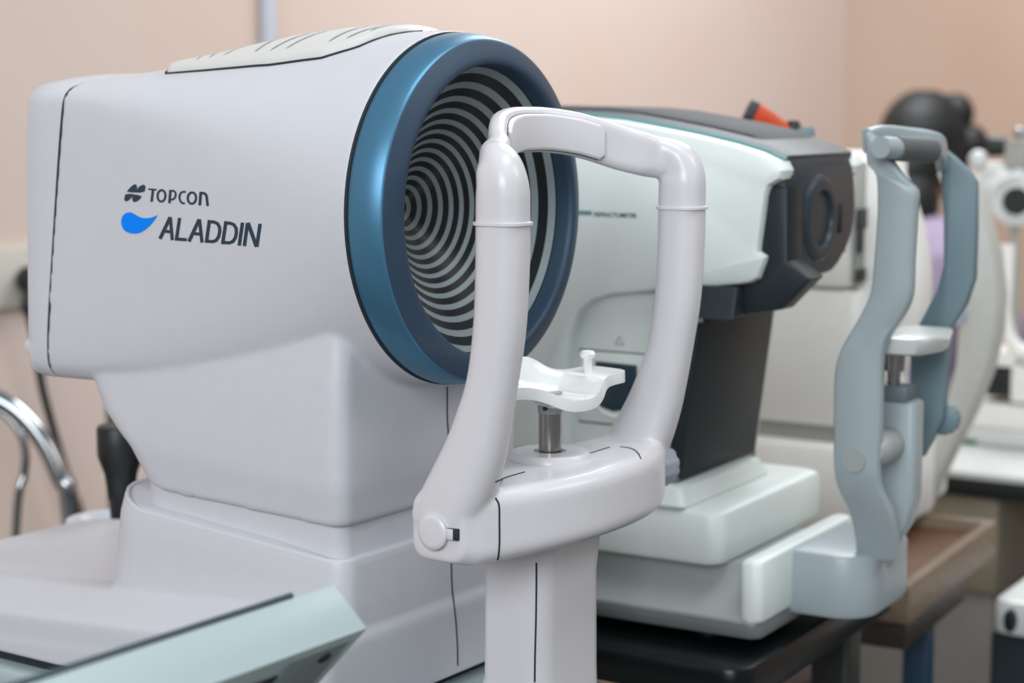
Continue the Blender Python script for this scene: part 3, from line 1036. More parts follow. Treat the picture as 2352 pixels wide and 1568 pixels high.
# small printed label
def lab(x, y): p = B.pv(x, y, VS); return Vector((p.x, VS - .0004, p.z))
q = [lab(1300, 482), lab(1360, 484.5), lab(1360, 494), lab(1300, 491.5)]
obj('label_plate', q, [(0, 1, 2, 3)], M_TEAL, ref, 'small teal label')
fc_ = bpy.data.curves.new('label_text', 'FONT'); fc_.body = 'REFRACTOMETER'; fc_.size = .0062; fc_.extrude = 0; fc_.offset = .00012
fo = bpy.data.objects.new('label_lettering', fc_); COL.objects.link(fo)
bpy.context.view_layer.update()
tm = bpy.data.meshes.new_from_object(fo.evaluated_get(bpy.context.evaluated_depsgraph_get()))
bpy.data.objects.remove(fo)
a0, a1 = lab(1365, 496.5), lab(1463, 500)
wx = max(v.co.x for v in tm.vertices)
for v in tm.vertices:
    x, y = v.co.x / wx, v.co.y
    v.co = a0 + (a1 - a0) * x + Vector((0, 0, y * .78))
tm.materials.append(M_DGREY)
lo_ = bpy.data.objects.new('label_lettering', tm); COL.objects.link(lo_); lo_.parent = ref
# dark top with teal strip
tt = [(p[0], p[1]) for p in tl[1:]]
top_poly = [(a, b + .0045 - .0045 * max(0, (a + .02) / .03) * 0) for a, b in tt] + [(tt[-1][0] - .004, tt[-1][1] - .02), (tt[-1][0] - .004, 1.08), (tt[0][0], 1.08)]
MB().add(prism(top_poly, 'v', .037, .186, .006)).build('top_cover', M_TOPG, ref, 'dark grey top cover', 35)
MB().add(tube([Vector((a, .034 + .004 * max(0, (a + .1) / .1), b + .0012)) for a, b in tt], .0022, 8)).build('trim_line', M_TEAL, ref)
grip = [(a, b + .0075) for a, b in tt if a < -.035]
grip = grip + [(grip[-1][0] + .012, grip[-1][1] - .009)] + [(grip[-1][0] + .01, grip[-1][1] - .016), (grip[0][0], grip[0][1] - .016)]
MB().add(prism(grip, 'v', .060, .175, .004)).build('top_grille', mat('top_rough_grey', '474a4e', 0.7, bump=0.6, bscale=250), ref)
# mask
mo = [(1796, 372), (1830, 360), (1935, 352), (1955, 362), (1961, 420), (1963, 490), (1950, 560), (1915, 624), (1885, 634), (1830, 645), (1800, 652)]
mpoly = chaikin([Vector(f2(x, y, .0)) for x, y in mo], 1)
MB().add(prism([tuple(p) for p in mpoly], 'u', -.075, .003, .0075)).build('front_mask', M_MASK, ref, 'charcoal front mask', 35)
sk = [s2(1762, 428, .028), s2(1810, 428, .028), s2(1810, 600, .028), s2(1860, 640, .028), s2(1790, 712, .028), s2(1610, 742, .028), s2(1620, 700, .028), s2(1688, 690, .028), s2(1695, 660, .028), s2(1735, 640, .028), s2(1748, 600, .028), s2(1742, 575, .028)]
MB().add(prism(sk, 'v', .0270, .060, .004)).build('mask_side', M_DGREY, ref, None, 35)
jw = [(1690, 660), (1850, 628), (1856, 655), (1846, 676), (1815, 694), (1740, 712), (1680, 735)]
MB().add(prism([f2(x, y, -.03) for x, y in jw], 'u', -.10, -.028, .004)).build('jaw', M_DGREY, ref, None, 35)
lc = B.pu(1886, 502, .004)
v_, f_ = lathe([(-.004, .038), (.003, .0360), (.0055, .033), (.0065, .030), (.0060, .0235), (.002, .0212), (-.010, .020), (-.012, .0)], (0, lc.y, lc.z), 'u', 48)
lens = obj('lens_housing', v_, f_, M_MASK, ref)
v_, f_ = lathe([(-.006, .0), (-.006, .0185), (-.0045, .0185), (-.003, .010), (-.0028, .0)], (0, lc.y, lc.z), 'u', 32)
obj('lens_glass', v_, f_, M_BLACKG, lens, 'dark round lens')
for dv in (-.052, .040):
    MB().add(slab(-.003, .0045, lc.y + dv, lc.y + dv + .009, lc.z - .014, lc.z + .010, .002, .0004)).build('sensor_window', M_BLACK, ref)
# neck
uA = B.pv(1607, 742, .030); uB = B.pv(1561, 1104, .030)
vR = B.pu(1782, 700, uA.x).y
npol = [f2(1606, 750, -.07), f2(1640, 728, -.07), f2(1782, 700, -.07), f2(1776, 740, -.07), f2(1762, 850, -.07), f2(1746, 1000, -.07), f2(1742, 1030, -.07), f2(1560, 1104, -.07)]
MB().add(prism([(uA.x, uA.z), (uB.x, uB.z), (uB.x - .014, uB.z), (uA.x - .014, uA.z)], 'v', .0305, vR, .003)).build('front_panel', M_DGREY, ref, 'charcoal lower front panel', 35)
nb0, nb1 = B.pu(1556, 1125, -.072), B.pu(1728, 1045, -.072)
nz = min(nb0.z, nb1.z)
MB().add(slab(-.26, uB.x - .001, .026, vR + .004, .892, uB.z + .004, .004, .002)).build('neck_collar', M_NECKG, ref)
pl0, pl1 = B.pz(1580, 1172, .883), B.pz(1756, 1088, .883)
# base slabs
MB().add(slab(-.30, (pl0.x + pl1.x) / 2, pl0.y, pl1.y + .004, .8815, .8985, .006, .0035, taper=.005)).build('raised_plinth', M_AR, ref)
MB().add(slab(-.36, -.0365, .006, .228, .8385, .8825, .014, .0065)).build('upper_base', M_AR, ref)
MB().add(prism([(.030, .8392), (.026, .826), (.016, .812), (.007, .8035), (.002, .8005), (.002, .797), (.17, .797), (.17, .8392)], 'u', -.36, -.004, .001)).build('lower_base_side', M_ARG, ref)
MB().add(slab(-.018, .001, .0, .205, .7985, .8495, .008, .0045)).build('lower_base', M_AR, ref)
MB().add(slab(-.40, -.001, .002, .203, .7860, .8000, .010, .002)).build('base_skirt', M_NECKG, ref)
for u, v in ((-.06, .04), (-.06, .17), (-.33, .04), (-.33, .17)):
    MB().add(lathe([(.7762, .012), (.7765, .014), (.788, .014)], (u, v, 0), 'z', 20)).build('foot', M_BLACK, ref)

# headrest of the refractor (blue-grey)
h2 = MB()
bl = B.pu(1843, 1330, .004)
VM0, VM1 = .064, .186
mount = []
for z, e in ((.7935, .006), (.795, .002), (.800, 0), (.842, 0), (.8455, .0015), (.847, .005)):
    mount.append([(.030 + x, (VM0 + VM1) / 2 + y, z) for x, y in rrect(.034 - e, (VM1 - VM0) / 2 - e, (.030, .003, .003, .030), 7)])
h2.add(loft(mount))
LP, RP = .055, .178
secs = [(1985, 312, 1996, 300), (1987, 345, 2030, 350), (1992, 378, 2072, 410), (2011, 404, 2100, 438), (2014, 470, 2099, 480), (2012, 520, 2097, 520), (2006, 600, 2092, 600),
        (1998, 672, 2088, 680), (1975, 724, 2068, 728), (1934, 796, 2034, 782), (1918, 842, 2022, 825), (1914, 900, 2019, 900), (1913, 990, 2017, 1000), (1914, 1072, 2012, 1080),
        (1922, 1118, 2018, 1128), (1948, 1172, 2040, 1172), (1962, 1228, 2052, 1225), (1966, 1286, 2056, 1286)]
arm_r = []
for sp_ in spline([Vector(q) for q in secs], 3):
    xl, yl, xr_, yr = sp_
    vv = LP + .034 * max(0, (yl - 1080) / 205) ** 1.25      # the foot of the arm leans inwards
    a_, b_ = B.pv(xl, yl, vv), B.pv(xr_, yr, vv)
    d_ = (b_ - a_); w_ = d_.length; d_.normalize()
    e_ = min(.002, w_ * .2); vv_ = Vector((0, 1, 0)); T = .014
    arm_r.append([a_ + vv_ * e_, a_ + d_ * e_, b_ - d_ * e_, b_ + vv_ * e_, b_ + vv_ * (T - e_), b_ - d_ * e_ + vv_ * T, a_ + d_ * e_ + vv_ * T, a_ + vv_ * (T - e_)])
arm = MB().add(loft(arm_r)).build('left_arm', M_HR, ref, 'blue-grey headrest arm', 50)
ra = [(2150, 330), (2190, 362), (2222, 392), (2240, 420), (2240, 520), (2236, 640), (2216, 700), (2176, 762), (2172, 800), (2170, 900), (2164, 960), (2140, 1010), (2118, 1050), (2090, 1040), (2088, 900), (2090, 810), (2104, 756), (2150, 668), (2166, 610), (2166, 500), (2160, 400)]
rpoly = [(p.x, p.z) for p in (B.pv(x, y, RP - .004) for x, y in ra)]
MB().add(prism(rpoly, 'v', RP - .004, RP + .008, .002)).build('right_arm', M_HRD, ref, 'blue-grey headrest arm', 35)
h2.build('headrest_mount', M_HR, ref, 'blue-grey headrest mount')
# brow bar: bows towards the machine
p0 = B.pv(1992, 318, LP + .004); p1 = B.pv(2165, 352, RP)
ctrl = [Vector((p0.x, LP + .004, p0.z - .002)), Vector((p0.x + .003, .080, p0.z + .0005)), Vector((p0.x + .012, .108, p0.z - .001)), Vector((p0.x + .028, .140, p0.z - .006)), Vector((p1.x, RP, p1.z - .006))]
bp_ = spline(ctrl, 6)
MB().add(sweep(bp_, lambda i: (0, 0, 1), [.0095] * len(bp_), [.0045] * len(bp_), .7, 4)).build('brow_bar', M_HR, ref)
g0, g1 = B.pu(2052, 340, p0.x + .022), B.pu(2140, 346, p0.x + .034)
v_ = tube([g0, g0 + (g1 - g0) * .03, g0 + (g1 - g0) * .97, g1], [.0075, .0098, .0098, .0070], 16)
MB().add(v_).build('brow_pad', M_GRIP, ref, 'dark grey rubber brow pad')
v_ = tube([g0 - (g1 - g0) * .32, g0 + (g1 - g0) * .02], [.0085, .0088], 14)
MB().add(v_).build('pad_end', M_HR, ref)
# pivot disc and shaft
sv0 = .104
suf, sub = B.pv(2097, 1100, sv0).x, B.pv(2012, 1100, sv0).x
stz = B.pv(2110, 925, sv0).z
dc = B.pv(1961, 1057, LP)
MB().add(lathe([(LP - .0012, .0), (LP - .0012, .0096), (LP + .0005, .0104), (LP + .004, .0104)], (dc.x, 0, dc.z), 'v', 30)).build('pivot_disc', M_ARG, ref, 'pale round pivot cap')
sc_ = B.pv(2012, 1032, LP + .02)
MB().add(lathe([(LP + .006, .004), (LP + .008, .0100), (LP + .014, .0132), (LP + .022, .0140), (sv0 + .002, .0135), (sv0 + .012, .009), (sv0 + .036, .009), (sv0 + .042, .005)], (sc_.x, 0, sc_.z), 'v', 26)).build('pivot_shaft', M_ARG, ref)
kn = B.pv(2166, 962, RP + .012)
gear = []
for t, r in ((RP + .008, .010), (RP + .010, .0130), (RP + .018, .0130), (RP + .020, .010)):
    gear.append([Vector((kn.x + r * (1 + (.06 if k % 2 else 0)) * math.cos(2 * math.pi * k / 32), t, kn.z + r * (1 + (.06 if k % 2 else 0)) * math.sin(2 * math.pi * k / 32))) for k in range(32)])
obj('side_knob', *loft(gear), M_HRD, ref, 'ribbed side knob')
# stem
srings = []
for z_, ua_, ub_, e_ in ((.804, sub - .02, .058, .004), (.822, sub - .015, .062, .002), (.845, sub - .008, .068, 0), (.868, sub - .002, suf - .005, 0), (.890, sub, suf, 0), (stz - .003, sub, suf, 0), (stz - .001, sub + .001, suf - .001, .001), (stz, sub + .003, suf - .003, .003)):
    srings.append([((ua_ + ub_) / 2 + x, sv0 + .013 + y, z_) for x, y in rrect((ub_ - ua_) / 2, .013 - e_, .005, 4)])
MB().add(loft(srings)).build('stem', M_HR, ref)
MB().add(slab(sub - .002, suf - .006, sv0 - .002, sv0 + .020, stz - .001, stz + .0125, .003, .002)).build('stem_cap', M_GREYP, ref)
cpos = B.pv(2053, 860, sv0 + .010)
czz = B.pv(2100, 790, .117).z
MB().add(lathe([(stz + .010, .0052), (czz - .022, .0052), (czz - .022, .0080), (czz - .004, .0088)], (cpos.x, sv0 + .010, 0), 'z', 20)).build('chin_post', M_STEEL, ref)
cz_ = B.pv(2098, 778, .117)
cup2 = []
for k, (z, s) in enumerate(((-.011, .80), (-.009, .92), (.000, .99), (.0025, 1.0), (.0035, .97))):
    ring = []
    for i in range(40):
        a = 2 * math.pi * i / 40
        x = .026 * math.cos(a); y = .050 * math.sin(a)
        x = math.copysign(abs(math.cos(a)) ** .6, math.cos(a)) * .024
        y = math.copysign(abs(math.sin(a)) ** .6, math.sin(a)) * .050
        dip = -.006 * math.exp(-((y - .012) / .014) ** 2) * (1 if z > 0 else .3)
        ring.append((cz_.x + x * s, .117 + y * s * .95, cz_.z + z + dip + .002))
    cup2.append(ring)
obj('chin_cup', *loft(cup2), M_WHITE, ref, 'pale chin cup', 50)

# ================================================================== THIRD MACHINE (white, blurred)
pE = at(1960, 700, 1.93)
E_ = Frame((pE.x, pE.y), 58)
m3 = empty('white_refractor', E_, 'tall white boxy eye instrument on the wooden table, behind the charcoal mask', 'eye instrument')
def eu(x, y): p = E_.pv(x, y, 0); return p.x, p.z
MB().add(slab(-.40, eu(1955, 500)[0], 0, .17, eu(1940, 664)[1], eu(1952, 352)[1], .010, .006)).build('upper_head', M_CREAM, m3)
MB().add(slab(-.36, .004, .004, .16, eu(1940, 985)[1], eu(1940, 668)[1], .010, .004)).build('lower_body', M_CREAM, m3)
MB().add(slab(-.34, -.012, .012, .15, eu(1900, 1022)[1], eu(1900, 985)[1] + .004, .010, .002)).build('waist', M_CREAMD, m3)
MB().add(slab(-.40, .03, -.012, .19, .7460, eu(1900, 1020)[1], .012, .008)).build('base', M_CREAM, m3)
fcx = [E_.pu(1957, 380, .0), E_.pu(2012, 640, .0)]
fp = MB().add(slab(-.01, .0035, .006, .12, eu(1957, 655)[1], eu(1957, 372)[1], .02, .003)).build('front_panel', M_CREAMD, m3)
for x, y, w, h in ((1980, 501, .013, .010), (1976, 548, .006, .014), (1984, 630, .020, .006)):
    p = E_.pu(x, y, .004)
    MB().add(slab(.002, .0055, p.y - w, p.y + w, p.z - h, p.z + h, .001, .0003)).build('port', M_BLACK, fp)
p = E_.pu(2008, 476, .004)
MB().add(lathe([(.0, .010), (.012, .012), (.020, .009), (.021, .001)], (.003, p.y, p.z), 'u', 20)).build('button', M_WHITE, fp)
nose = [(1990, 372), (2040, 358), (2066, 364), (2092, 410), (2118, 480), (2138, 560), (2146, 640), (2140, 720), (2120, 790), (2085, 860), (2020, 880), (1990, 800)]
nn = chaikin([Vector((p.x, p.z)) for p in (E_.pv(x, y, .06) for x, y in nose)], 1)
MB().add(prism([tuple(q) for q in nn], 'v', .020, .062, .006)).build('nose_housing', M_CREAM, m3, 'rounded cream nose housing')

# cream crescent bowl behind
pP = at(2200, 700, 2.08)
Pf = Frame((pP.x, pP.y), 58)
bowl = empty('perimeter_bowl', Pf, 'big cream curved bowl standing right of the blue-grey headrest', 'eye instrument')
outer = [(2165, 372), (2218, 420), (2256, 500), (2280, 590), (2290, 680), (2284, 770), (2262, 860), (2226, 950), (2180, 1040), (2142, 1120), (2120, 1172)]
inner = [(2092, 1172), (2100, 1110), (2140, 1010), (2170, 930), (2192, 840), (2200, 740), (2200, 640), (2190, 540), (2176, 460), (2150, 400)]
cp_ = [(p.x, p.z) for p in (Pf.pv(x, y, 0) for x, y in outer + inner)]
MB().add(prism(cp_, 'v', 0, .045, .006)).build('bowl_shell', mat('cream_shell', 'bdbdb8', 0.5), bowl, None, 35)
bz = Pf.pv(2110, 1172, 0)
MB().add(slab(bz.x - .16, bz.x + .004, .0, .10, .7460, bz.z + .03, .02, .006)).build('bowl_foot', M_CREAM, bowl)
kx = Pf.pv(2196, 725, -.004)
MB().add(lathe([(-.004, .001), (-.004, .010), (.002, .012)], (kx.x, 0, kx.z), 'v', 16)).build('lock_knob', M_VIOLET, bowl)

# orange-red handle
DO = 1.70
pO = at(1790, 330, DO)
kO = DO / 2.1
orr = empty('examination_torch', label='orange-red tapered hand torch with a black head above the dark refractor top', cat='torch', loc=(pO.x, pO.y, .7765), rz=0)
def op(x, y): q = at(x, y, DO); return Vector((q.x - pO.x, q.y - pO.y, q.z - .7765))
a, b = op(1722, 262), op(1812, 305)
d = b - a
MB().add(tube([a - d * .12, a - d * .10, a + d * .08, a + d * .12], [.012 * kO, .0175 * kO, .018 * kO, .0155 * kO], 20)).build('torch_head', M_BLACK, orr)
MB().add(tube([a + d * .10, a + d * .5, a + d * .98], [.0165 * kO, .0135 * kO, .0085 * kO], 20)).build('torch_handle', M_ORANGE, orr, 'orange-red tapered handle')
a = op(1822, 292)
MB().add(tube([a - Vector((0, 0, .010)), a, a + Vector((0, 0, .006))], [.010 * kO, .0095 * kO, .006 * kO], 14)).build('switch_knob', M_BLACK, orr)
a = op(1846, 322)
MB().add(tube([a - Vector((0, 0, .03)), a + Vector((0, 0, .008)), a + Vector((0, 0, .012))], [.0125 * kO, .0125 * kO, .010 * kO], 18)).build('holder_cup', M_HRD, orr)
pb = op(1700, 372)
MB().add(tube([Vector((pb.x, pb.y, .002)), pb], .005, 12)).add(tube([pb - Vector((.006, 0, 0)), Vector((a.x, a.y, pb.z))], .005, 12)).add(tube([Vector((a.x, a.y, pb.z - .004)), Vector((a.x, a.y, a.z - .02))], .005, 12)).add(lathe([(.0005, .026), (.010, .026), (.013, .022)], (pb.x, pb.y, 0), 'z', 24)).build('holder_stand', M_GREYP, orr)

# ================================================================== RIGHT-HAND DESK, SLIT LAMP, PERSON
pD = at(2200, 1080, 2.45)
D_ = Frame((pD.x, pD.y), 58)
zD = pD.z
desk = empty('white_desk', D_, 'white-topped desk with a dark edge at the right side of the room', 'desk')
MB().add(slab(-.42, .32, 0, .40, zD - .010, zD, .01, .002)).build('desktop', M_WHITE, desk)
MB().add(slab(-.415, .315, .004, .395, zD - .034, zD - .010, .01, .001)).build('edge_band', M_BLACK, desk)
MB().add(slab(-.36, .05, .02, .38, zD - .165, zD - .034, .004, .001)).build('drawer_front', M_BEIGE, desk, 'beige drawer front')
MB().add(slab(-.34, D_.pv(2283, 1300, .03).x, .03, .37, 0, zD - .165, .004, .001)).build('pedestal_cabinet', mat('warm_grey', '8d8a84', 0.6), desk)
MB().add(slab(.26, .30, .05, .38, 0, zD - .034, .004, .001)).build('side_panel', M_GREYP, desk)

pS = at(2290, 1045, 2.62)
S_ = Frame((pS.x, pS.y), 58)
sl = empty('slit_lamp', S_, 'cream slit lamp microscope with black lens end on the white desk', 'slit lamp')
def sp(x, y, v=0): return S_.pv(x, y, v)
zs = zD + .001
MB().add(slab(-.075, .12, 0, .13, zs, sp(2250, 985).z, .006, .003)).build('base_block', M_WHITE, sl)
MB().add(slab(-.060, .11, .008, .12, sp(2250, 985).z, sp(2250, 925).z, .010, .004)).build('slide_stage', M_CREAM, sl)
MB().add(slab(-.075, -.030, -.002, .004, sp(2230, 1019).z, sp(2230, 1009).z, .0005, .0004)).build('green_stripe', M_GREEN, sl)
a, b = sp(2245, 845), sp(2320, 915)
MB().add(slab(a.x, b.x, .01, .09, b.z, a.z, .006, .002)).build('lamp_carriage', M_BLACK, sl)
a, b = sp(2322, 800), sp(2400, 930)
MB().add(slab(a.x, b.x, .0, .10, b.z, a.z, .006, .002)).build('stage_block', M_CREAM, sl)
MB().add(slab(sp(2230, 800).x, sp(2400, 800).x, .0, .10, sp(2300, 842).z, sp(2300, 812).z, .006, .002)).build('stage_plate', M_CREAM, sl)
arc = [sp(2314, 560, .02), sp(2310, 640, .02), sp(2306, 720, .02), sp(2318, 775, .02), sp(2350, 808, .02), sp(2400, 815, .02)]
MB().add(tube(spline(arc, 5), .0105, 14)).build('support_arm', M_CREAM, sl)
MB().add(tube([sp(2330, 520, .03), sp(2330, 800, .03)], .0065, 12)).build('support_post', M_CREAMD, sl)
a = sp(2335, 462, .0)
MB().add(tube([Vector((a.x - .055, .05, a.z + .012)), Vector((a.x - .01, .03, a.z + .006)), a + Vector((0, .004, 0)), a], [.030, .034, .036, .026], 26)).build('lens_barrel', M_WHITE, sl)
MB().add(lathe([(-.006, .001), (-.006, .0185), (.004, .0195)], (a.x, 0, a.z), 'v', 26)).build('lens_end', M_BLACK, sl, 'black lens end')
a, b = sp(2228, 372, .06), sp(2292, 478, .06)
MB().add(slab(a.x, b.x, .05, .11, b.z, a.z, .012, .006)).build('prism_box', M_CREAM, sl)
a, b = sp(2305, 322, .04), sp(2352, 395, .04)
MB().add(slab(a.x, b.x + .03, .04, .09, b.z, a.z, .004, .002)).build('eyepiece_box', M_CREAMD, sl)
a = sp(2276, 336, .05); b = sp(2306, 336, .05)
MB().add(tube([a, b + Vector((.004, 0, 0))], [.016, .013], 18)).build('eyepiece', M_BLACK, sl, 'black eyepiece')
for x, y, r in ((2341, 306, .0088), (2296, 405, .016), (2340, 410, .014), (2247, 366, .014)):
    a = sp(x, y, .035)
    v_, f_ = lathe([(-r, .0005), (-r * .86, r * .5), (-r * .5, r * .86), (0, r), (r * .5, r * .86), (r * .86, r * .5), (r, .0005)], a, 'z', 18)
    obj('round_knob', v_, f_, M_CHROME if y < 310 else M_WHITE, sl)

# person looking into the slit lamp
PRZ = math.radians(35)
DP = 4.0
pp_ = at(2118, 334, DP)
pe = empty('person', label='person with black hair in a bun and a lavender top, seated behind the slit lamp', cat='person', loc=(pp_.x, pp_.y, 0), rz=PRZ)
def hp(x, y, dy=0.0):
    q = at(x, y, DP); w = Matrix.Rotation(-PRZ, 3, 'Z') @ Vector((q.x - pp_.x, q.y - pp_.y + dy, 0)); return Vector((w.x, w.y, q.z))
hz = pp_.z
def ell(c, rx, ry, rz_, n=20, m_=12):
    c = Vector(c)
    rings = []
    for i in range(1, m_):
        a = math.pi * i / m_
        rings.append([c + Vector((rx * math.sin(a) * math.cos(2 * math.pi * k / n), ry * math.sin(a) * math.sin(2 * math.pi * k / n), rz_ * math.cos(a))) for k in range(n)])
    return loft(rings)
body = MB()
body.add(ell((.02, 0, hz - .005), .092, .072, .105))            # head
body.add(ell((.085, 0, hz - .025), .020, .014, .022))          # nose
body.add(ell((.060, 0, hz - .085), .032, .034, .030))          # chin
for s in (-1, 1): body.add(ell((.010, .072 * s, hz - .02), .018, .008, .030))   # ears
body.add(tube([(-.005, 0, hz - .06), (-.04, 0, hz - .17)], [.050, .058], 18))     # neck
tor = []
for z, x, rx, ry in ((hz - .16, -.045, .05, .06), (hz - .185, -.05, .075, .14), (hz - .22, -.055, .095, .185), (hz - .32, -.075, .115, .175), (hz - .42, -.09, .110, .155), (hz - .48, -.105, .105, .150), (hz - .55, -.11, .13, .175), (hz - .60, -.10, .13, .18)):
    tor.append([Vector((x + rx * math.cos(2 * math.pi * k / 28), ry * math.sin(2 * math.pi * k / 28), z)) for k in range(28)])
body.add(loft(tor))
def limb(pts, rs):
    P = spline([Vector(p + (r,)) for p, r in zip(pts, rs)], 4)
    return tube([Vector((q[0], q[1], q[2])) for q in P], [q[3] for q in P], 14)
for s in (-1, 1):
    body.add(limb([(-.05, .165 * s, hz - .22), (.02, .20 * s, hz - .36), (.09, .20 * s, hz - .47), (.20, .15 * s, hz - .46), (.30, .10 * s, hz - .45)], [.052, .046, .040, .034, .026]))
    body.add(ell((.335, .098 * s, hz - .45), .040, .020, .014))
    for k in range(4):
        body.add(limb([(.36, (.098 + (k - 1.5) * .011) * s, hz - .45), (.395, (.098 + (k - 1.5) * .012) * s, hz - .452), (.415, (.098 + (k - 1.5) * .012) * s, hz - .468)], [.0085, .008, .0065]))
    body.add(limb([(.32, (.085) * s, hz - .45), (.35, .070 * s, hz - .46), (.37, .066 * s, hz - .475)], [.010, .009, .007]))
    body.add(limb([(-.10, .09 * s, hz - .60), (.12, .12 * s, hz - .585), (.32, .12 * s, hz - .585), (.34, .12 * s, hz - .80), (.33, .12 * s, .10)], [.095, .080, .062, .052, .038]))
    body.add(limb([(.31, .12 * s, .06), (.37, .125 * s, .045), (.45, .13 * s, .035)], [.040, .036, .028]))
bo = body.build('body', M_SKIN, pe)
solid(bo, .009, 3)
hair = MB()
hair.add(ell((.004, 0, hz + .014), .108, .088, .108))
hair.add(ell((.02, -.055, hz - .02), .060, .036, .070))
hair.add(ell((-.055, -.02, hz - .12), .062, .066, .085))
hair.add(ell((-.045, 0, hz - .05), .070, .075, .085))
hh = solid(hair.build('hair', M_HAIR, pe, 'black hair'), .006, 3)
MB().add(ell(hp(2193, 262, 0), .042, .042, .046)).add(ell(hp(2228, 332, .0), .040, .040, .045)).build('hair_bun', M_HAIR, hh)
MB().add(lathe([(-.004, .018), (-.003, .022), (.003, .022), (.004, .018)], hp(2150, 242, -.005), 'u', 16)).build('hair_tie', mat('blue_elastic', '2a3a86', .6), hh, 'blue hair tie')
gar = []
for z, x, rx, ry in ((hz - .145, -.040, .062, .072), (hz - .175, -.048, .086, .150), (hz - .22, -.055, .108, .200), (hz - .32, -.075, .128, .190), (hz - .42, -.09, .123, .170), (hz - .48, -.105, .120, .166), (hz - .55, -.11, .145, .190), (hz - .60, -.10, .148, .196)):
    gar.append([Vector((x + rx * math.cos(2 * math.pi * k / 28), ry * math.sin(2 * math.pi * k / 28), z)) for k in range(28)])
gm = MB().add(loft(gar))
for s in (-1, 1):
    gm.add(limb([(-.05, .165 * s, hz - .215), (.02, .20 * s, hz - .36), (.09, .20 * s, hz - .47), (.20, .15 * s, hz - .46), (.28, .108 * s, hz - .452)], [.064, .056, .050, .043, .036]))
solid(gm.build('top', M_LAV, pe, 'lavender top'), .008, 3)
tr = MB()
for s in (-1, 1):
    tr.add(limb([(-.12, .09 * s, hz - .61), (.12, .12 * s, hz - .585), (.33, .12 * s, hz - .585), (.35, .12 * s, hz - .80), (.335, .12 * s, .13)], [.108, .092, .074, .064, .054]))
solid(tr.build('trousers', M_TROU, pe), .010, 3)
st = empty('round_stool', label='dark round stool the person with the bun sits on', cat='stool', loc=(pp_.x, pp_.y, 0), rz=PRZ)
sz = hz - .715
MB().add(lathe([(sz - .06, .16), (sz - .05, .175), (sz - .012, .175), (sz, .165)], (-.10, 0, 0), 'z', 30)).build('seat', M_BLACK, st)
MB().add(lathe([(.05, .022), (sz - .055, .022)], (-.10, 0, 0), 'z', 16)).build('pole', M_CHROME, st)
MB().add(lathe([(.0, .20), (.02, .20), (.055, .03)], (-.10, 0, 0), 'z', 30)).build('base', M_CHROME, st)

# items low on the right
pU = at(2352, 1410, 2.02)
un = empty('equipment_unit', label='white and dark grey unit with a black oval knob, low at the right edge', cat='equipment', loc=(pU.x, pU.y, 0), rz=math.radians(-32))
MB().add(slab(-.03, .22, -.02, .20, pU.z - .022, pU.z + .018, .016, .007)).build('white_cover', M_WHITE, un)
MB().add(slab(-.035, .21, -.01, .19, .0, pU.z - .022, .01, .004)).build('dark_body', M_DGREY, un)
MB().add(prism([(-.008 + .007 * math.cos(a), pU.z - .003 + .013 * math.sin(a)) for a in [2 * math.pi * k / 20 for k in range(20)]], 'v', -.027, -.015, .002)).build('oval_knob', M_BLACK, un)

pR = at(1700, 1590, 2.15)
s2_ = empty('taupe_stool', label='round taupe stool half hidden under the glossy black table', cat='stool', loc=(pR.x, pR.y, 0))
zz = at(1800, 1505, 2.15).z
MB().add(lathe([(zz - .07, .14), (zz - .06, .155), (zz - .015, .155), (zz, .145)], (-.05, 0, 0), 'z', 36)).build('seat', mat('taupe_vinyl', '6f625c', .5), s2_)
MB().add(lathe([(.05, .022), (zz - .065, .022)], (-.05, 0, 0), 'z', 16)).build('pole', M_CHROME, s2_)
MB().add(lathe([(.0, .17), (.02, .17), (.05, .03)], (-.05, 0, 0), 'z', 30)).build('base', M_BLACK, s2_)

# chrome chair behind the biometer
pH = at(90, 1100, 2.15)
ch = empty('chrome_chair', label='chair with bent chrome tube arms, left of the joystick behind the biometer', cat='chair', loc=(pH.x, pH.y, 0))
def cpnt(x, y, dd=0.0):
    q = at(x, y, 2.15 + dd); return Vector((q.x - pH.x, q.y - pH.y, q.z))
path_ = [cpnt(-220, 930), cpnt(-120, 900), cpnt(-20, 912), cpnt(45, 950), cpnt(100, 1015), cpnt(140, 1100), cpnt(163, 1180)]
low_ = path_[-1]
MB().add(tube(spline(path_ + [Vector((low_.x + .02, low_.y, .40)), Vector((low_.x + .03, low_.y, .012))], 6), .0115, 14)).build('arm_tube', M_CHROME, ch)
path_ = [cpnt(-230, 950, .03), cpnt(-100, 925, .03), cpnt(-10, 942, .03), cpnt(35, 975, .03), cpnt(57, 1030, .03), cpnt(55, 1090, .03), cpnt(38, 1190, .03)]
low2 = path_[-1]
MB().add(tube(spline(path_ + [Vector((low2.x - .02, low2.y, .45))], 6), .0052, 12)).build('arm_rod', M_CHROME, ch)
path_ = [cpnt(-120, 880, .32), cpnt(0, 875, .40), cpnt(150, 905, .42), cpnt(255, 930, .42)]
e_ = path_[-1]
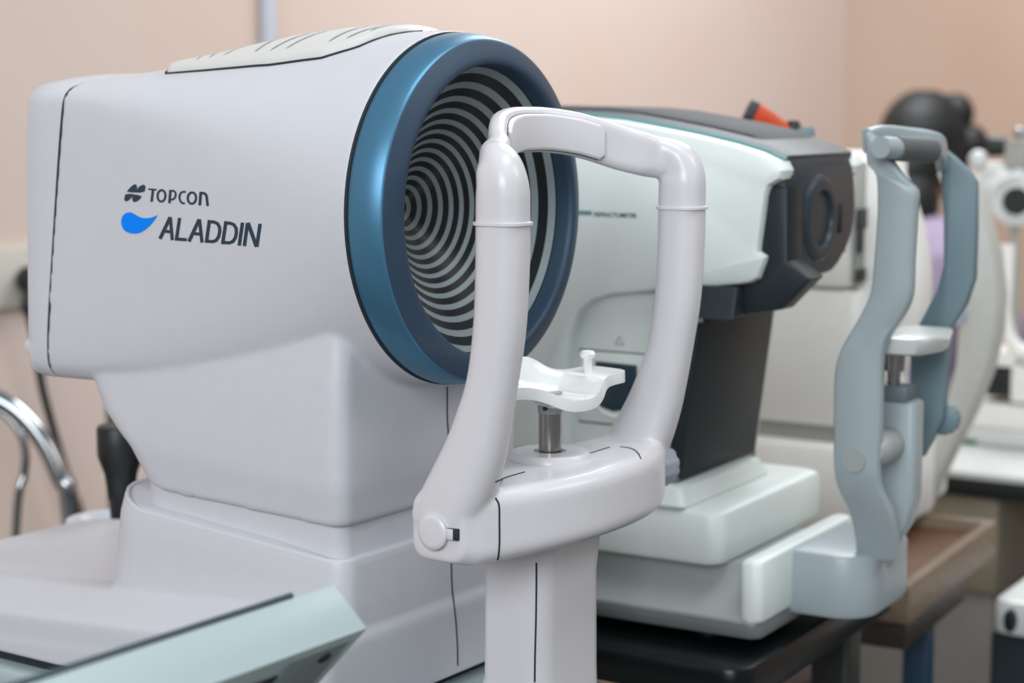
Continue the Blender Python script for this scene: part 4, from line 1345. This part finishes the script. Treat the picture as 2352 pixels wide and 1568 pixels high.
MB().add(tube(spline([e_, Vector((e_.x, e_.y, .45)), Vector((e_.x, e_.y, .012))], 4), .0085, 12)).build('back_post', M_CHROME, ch)
MB().add(slab(low2.x - .30, low_.x + .03, low_.y - .01, e_.y + .02, .42, .47, .03, .01)).build('seat', M_BLACK, ch)
for x, y in ((low2.x - .28, low_.y + .02), (low2.x - .28, e_.y)):
    MB().add(tube([(x, y, .0), (x, y, .44)], .0115, 12)).build('leg', M_CHROME, ch)

# tilted flat monitor in the foreground
al = math.radians(43.5)
T_ = A.u * math.cos(al) - A.z * math.sin(al)
S__ = -A.u * math.sin(al) - A.z * math.cos(al)
L_ = -A.v
P2 = at(846, 1442, .915)
P1q = at(771, 1341, .915)
th_ = (P1q - P2).length * 1.08
mon = empty('tilted_monitor', label='pale blue-grey tilted monitor seen edge-on in front of the biometer\'s base', cat='monitor', loc=P2)
def mp(l, t, s): return L_ * l - T_ * t + S__ * s
def mbox(l0, l1, t0, t1, s0, s1, e=.0015):
    rings = []
    cl, ct = (l0 + l1) / 2, (t0 + t1) / 2
    for s, q in ((s0, e), (s0 + e * .3, e * .3), (s0 + e, 0), (s1 - e, 0), (s1, e)):
        rings.append([mp(cl + x, ct + y, s) for x, y in rrect((l1 - l0) / 2 - q, (t1 - t0) / 2 - q, .0012, 3)])
    return loft(rings)
MB().add(mbox(0, .34, .0, th_ * .985, 0, .20)).build('housing', M_MON, mon)
MB().add(mbox(.031, .31, th_ * .97, th_ * 1.07, -.0006, .19, .0005)).build('screen', M_BEZ, mon, 'dark screen face')
MB().add(mbox(.010, .055, -.0012, .001, .004, .16, .0004)).build('back_plate', M_MOND, mon)
MB().add(mbox(.055, .30, -.0012, .001, .016, .16, .0004)).build('rear_recess', M_DGREY, mon)
sc = (at(748, 1514, .90) - P2)
ls, ss = sc.dot(L_), sc.dot(S__)
MB().add(loft([[mp(ls + r * math.cos(2 * math.pi * k / 16), -t, ss + r * math.sin(2 * math.pi * k / 16)) for k in range(16)] for t, r in ((.0008, .0036), (.0022, .0036), (.0026, .003), (.0012, .0018))])).build('screw', M_SEAM, mon)
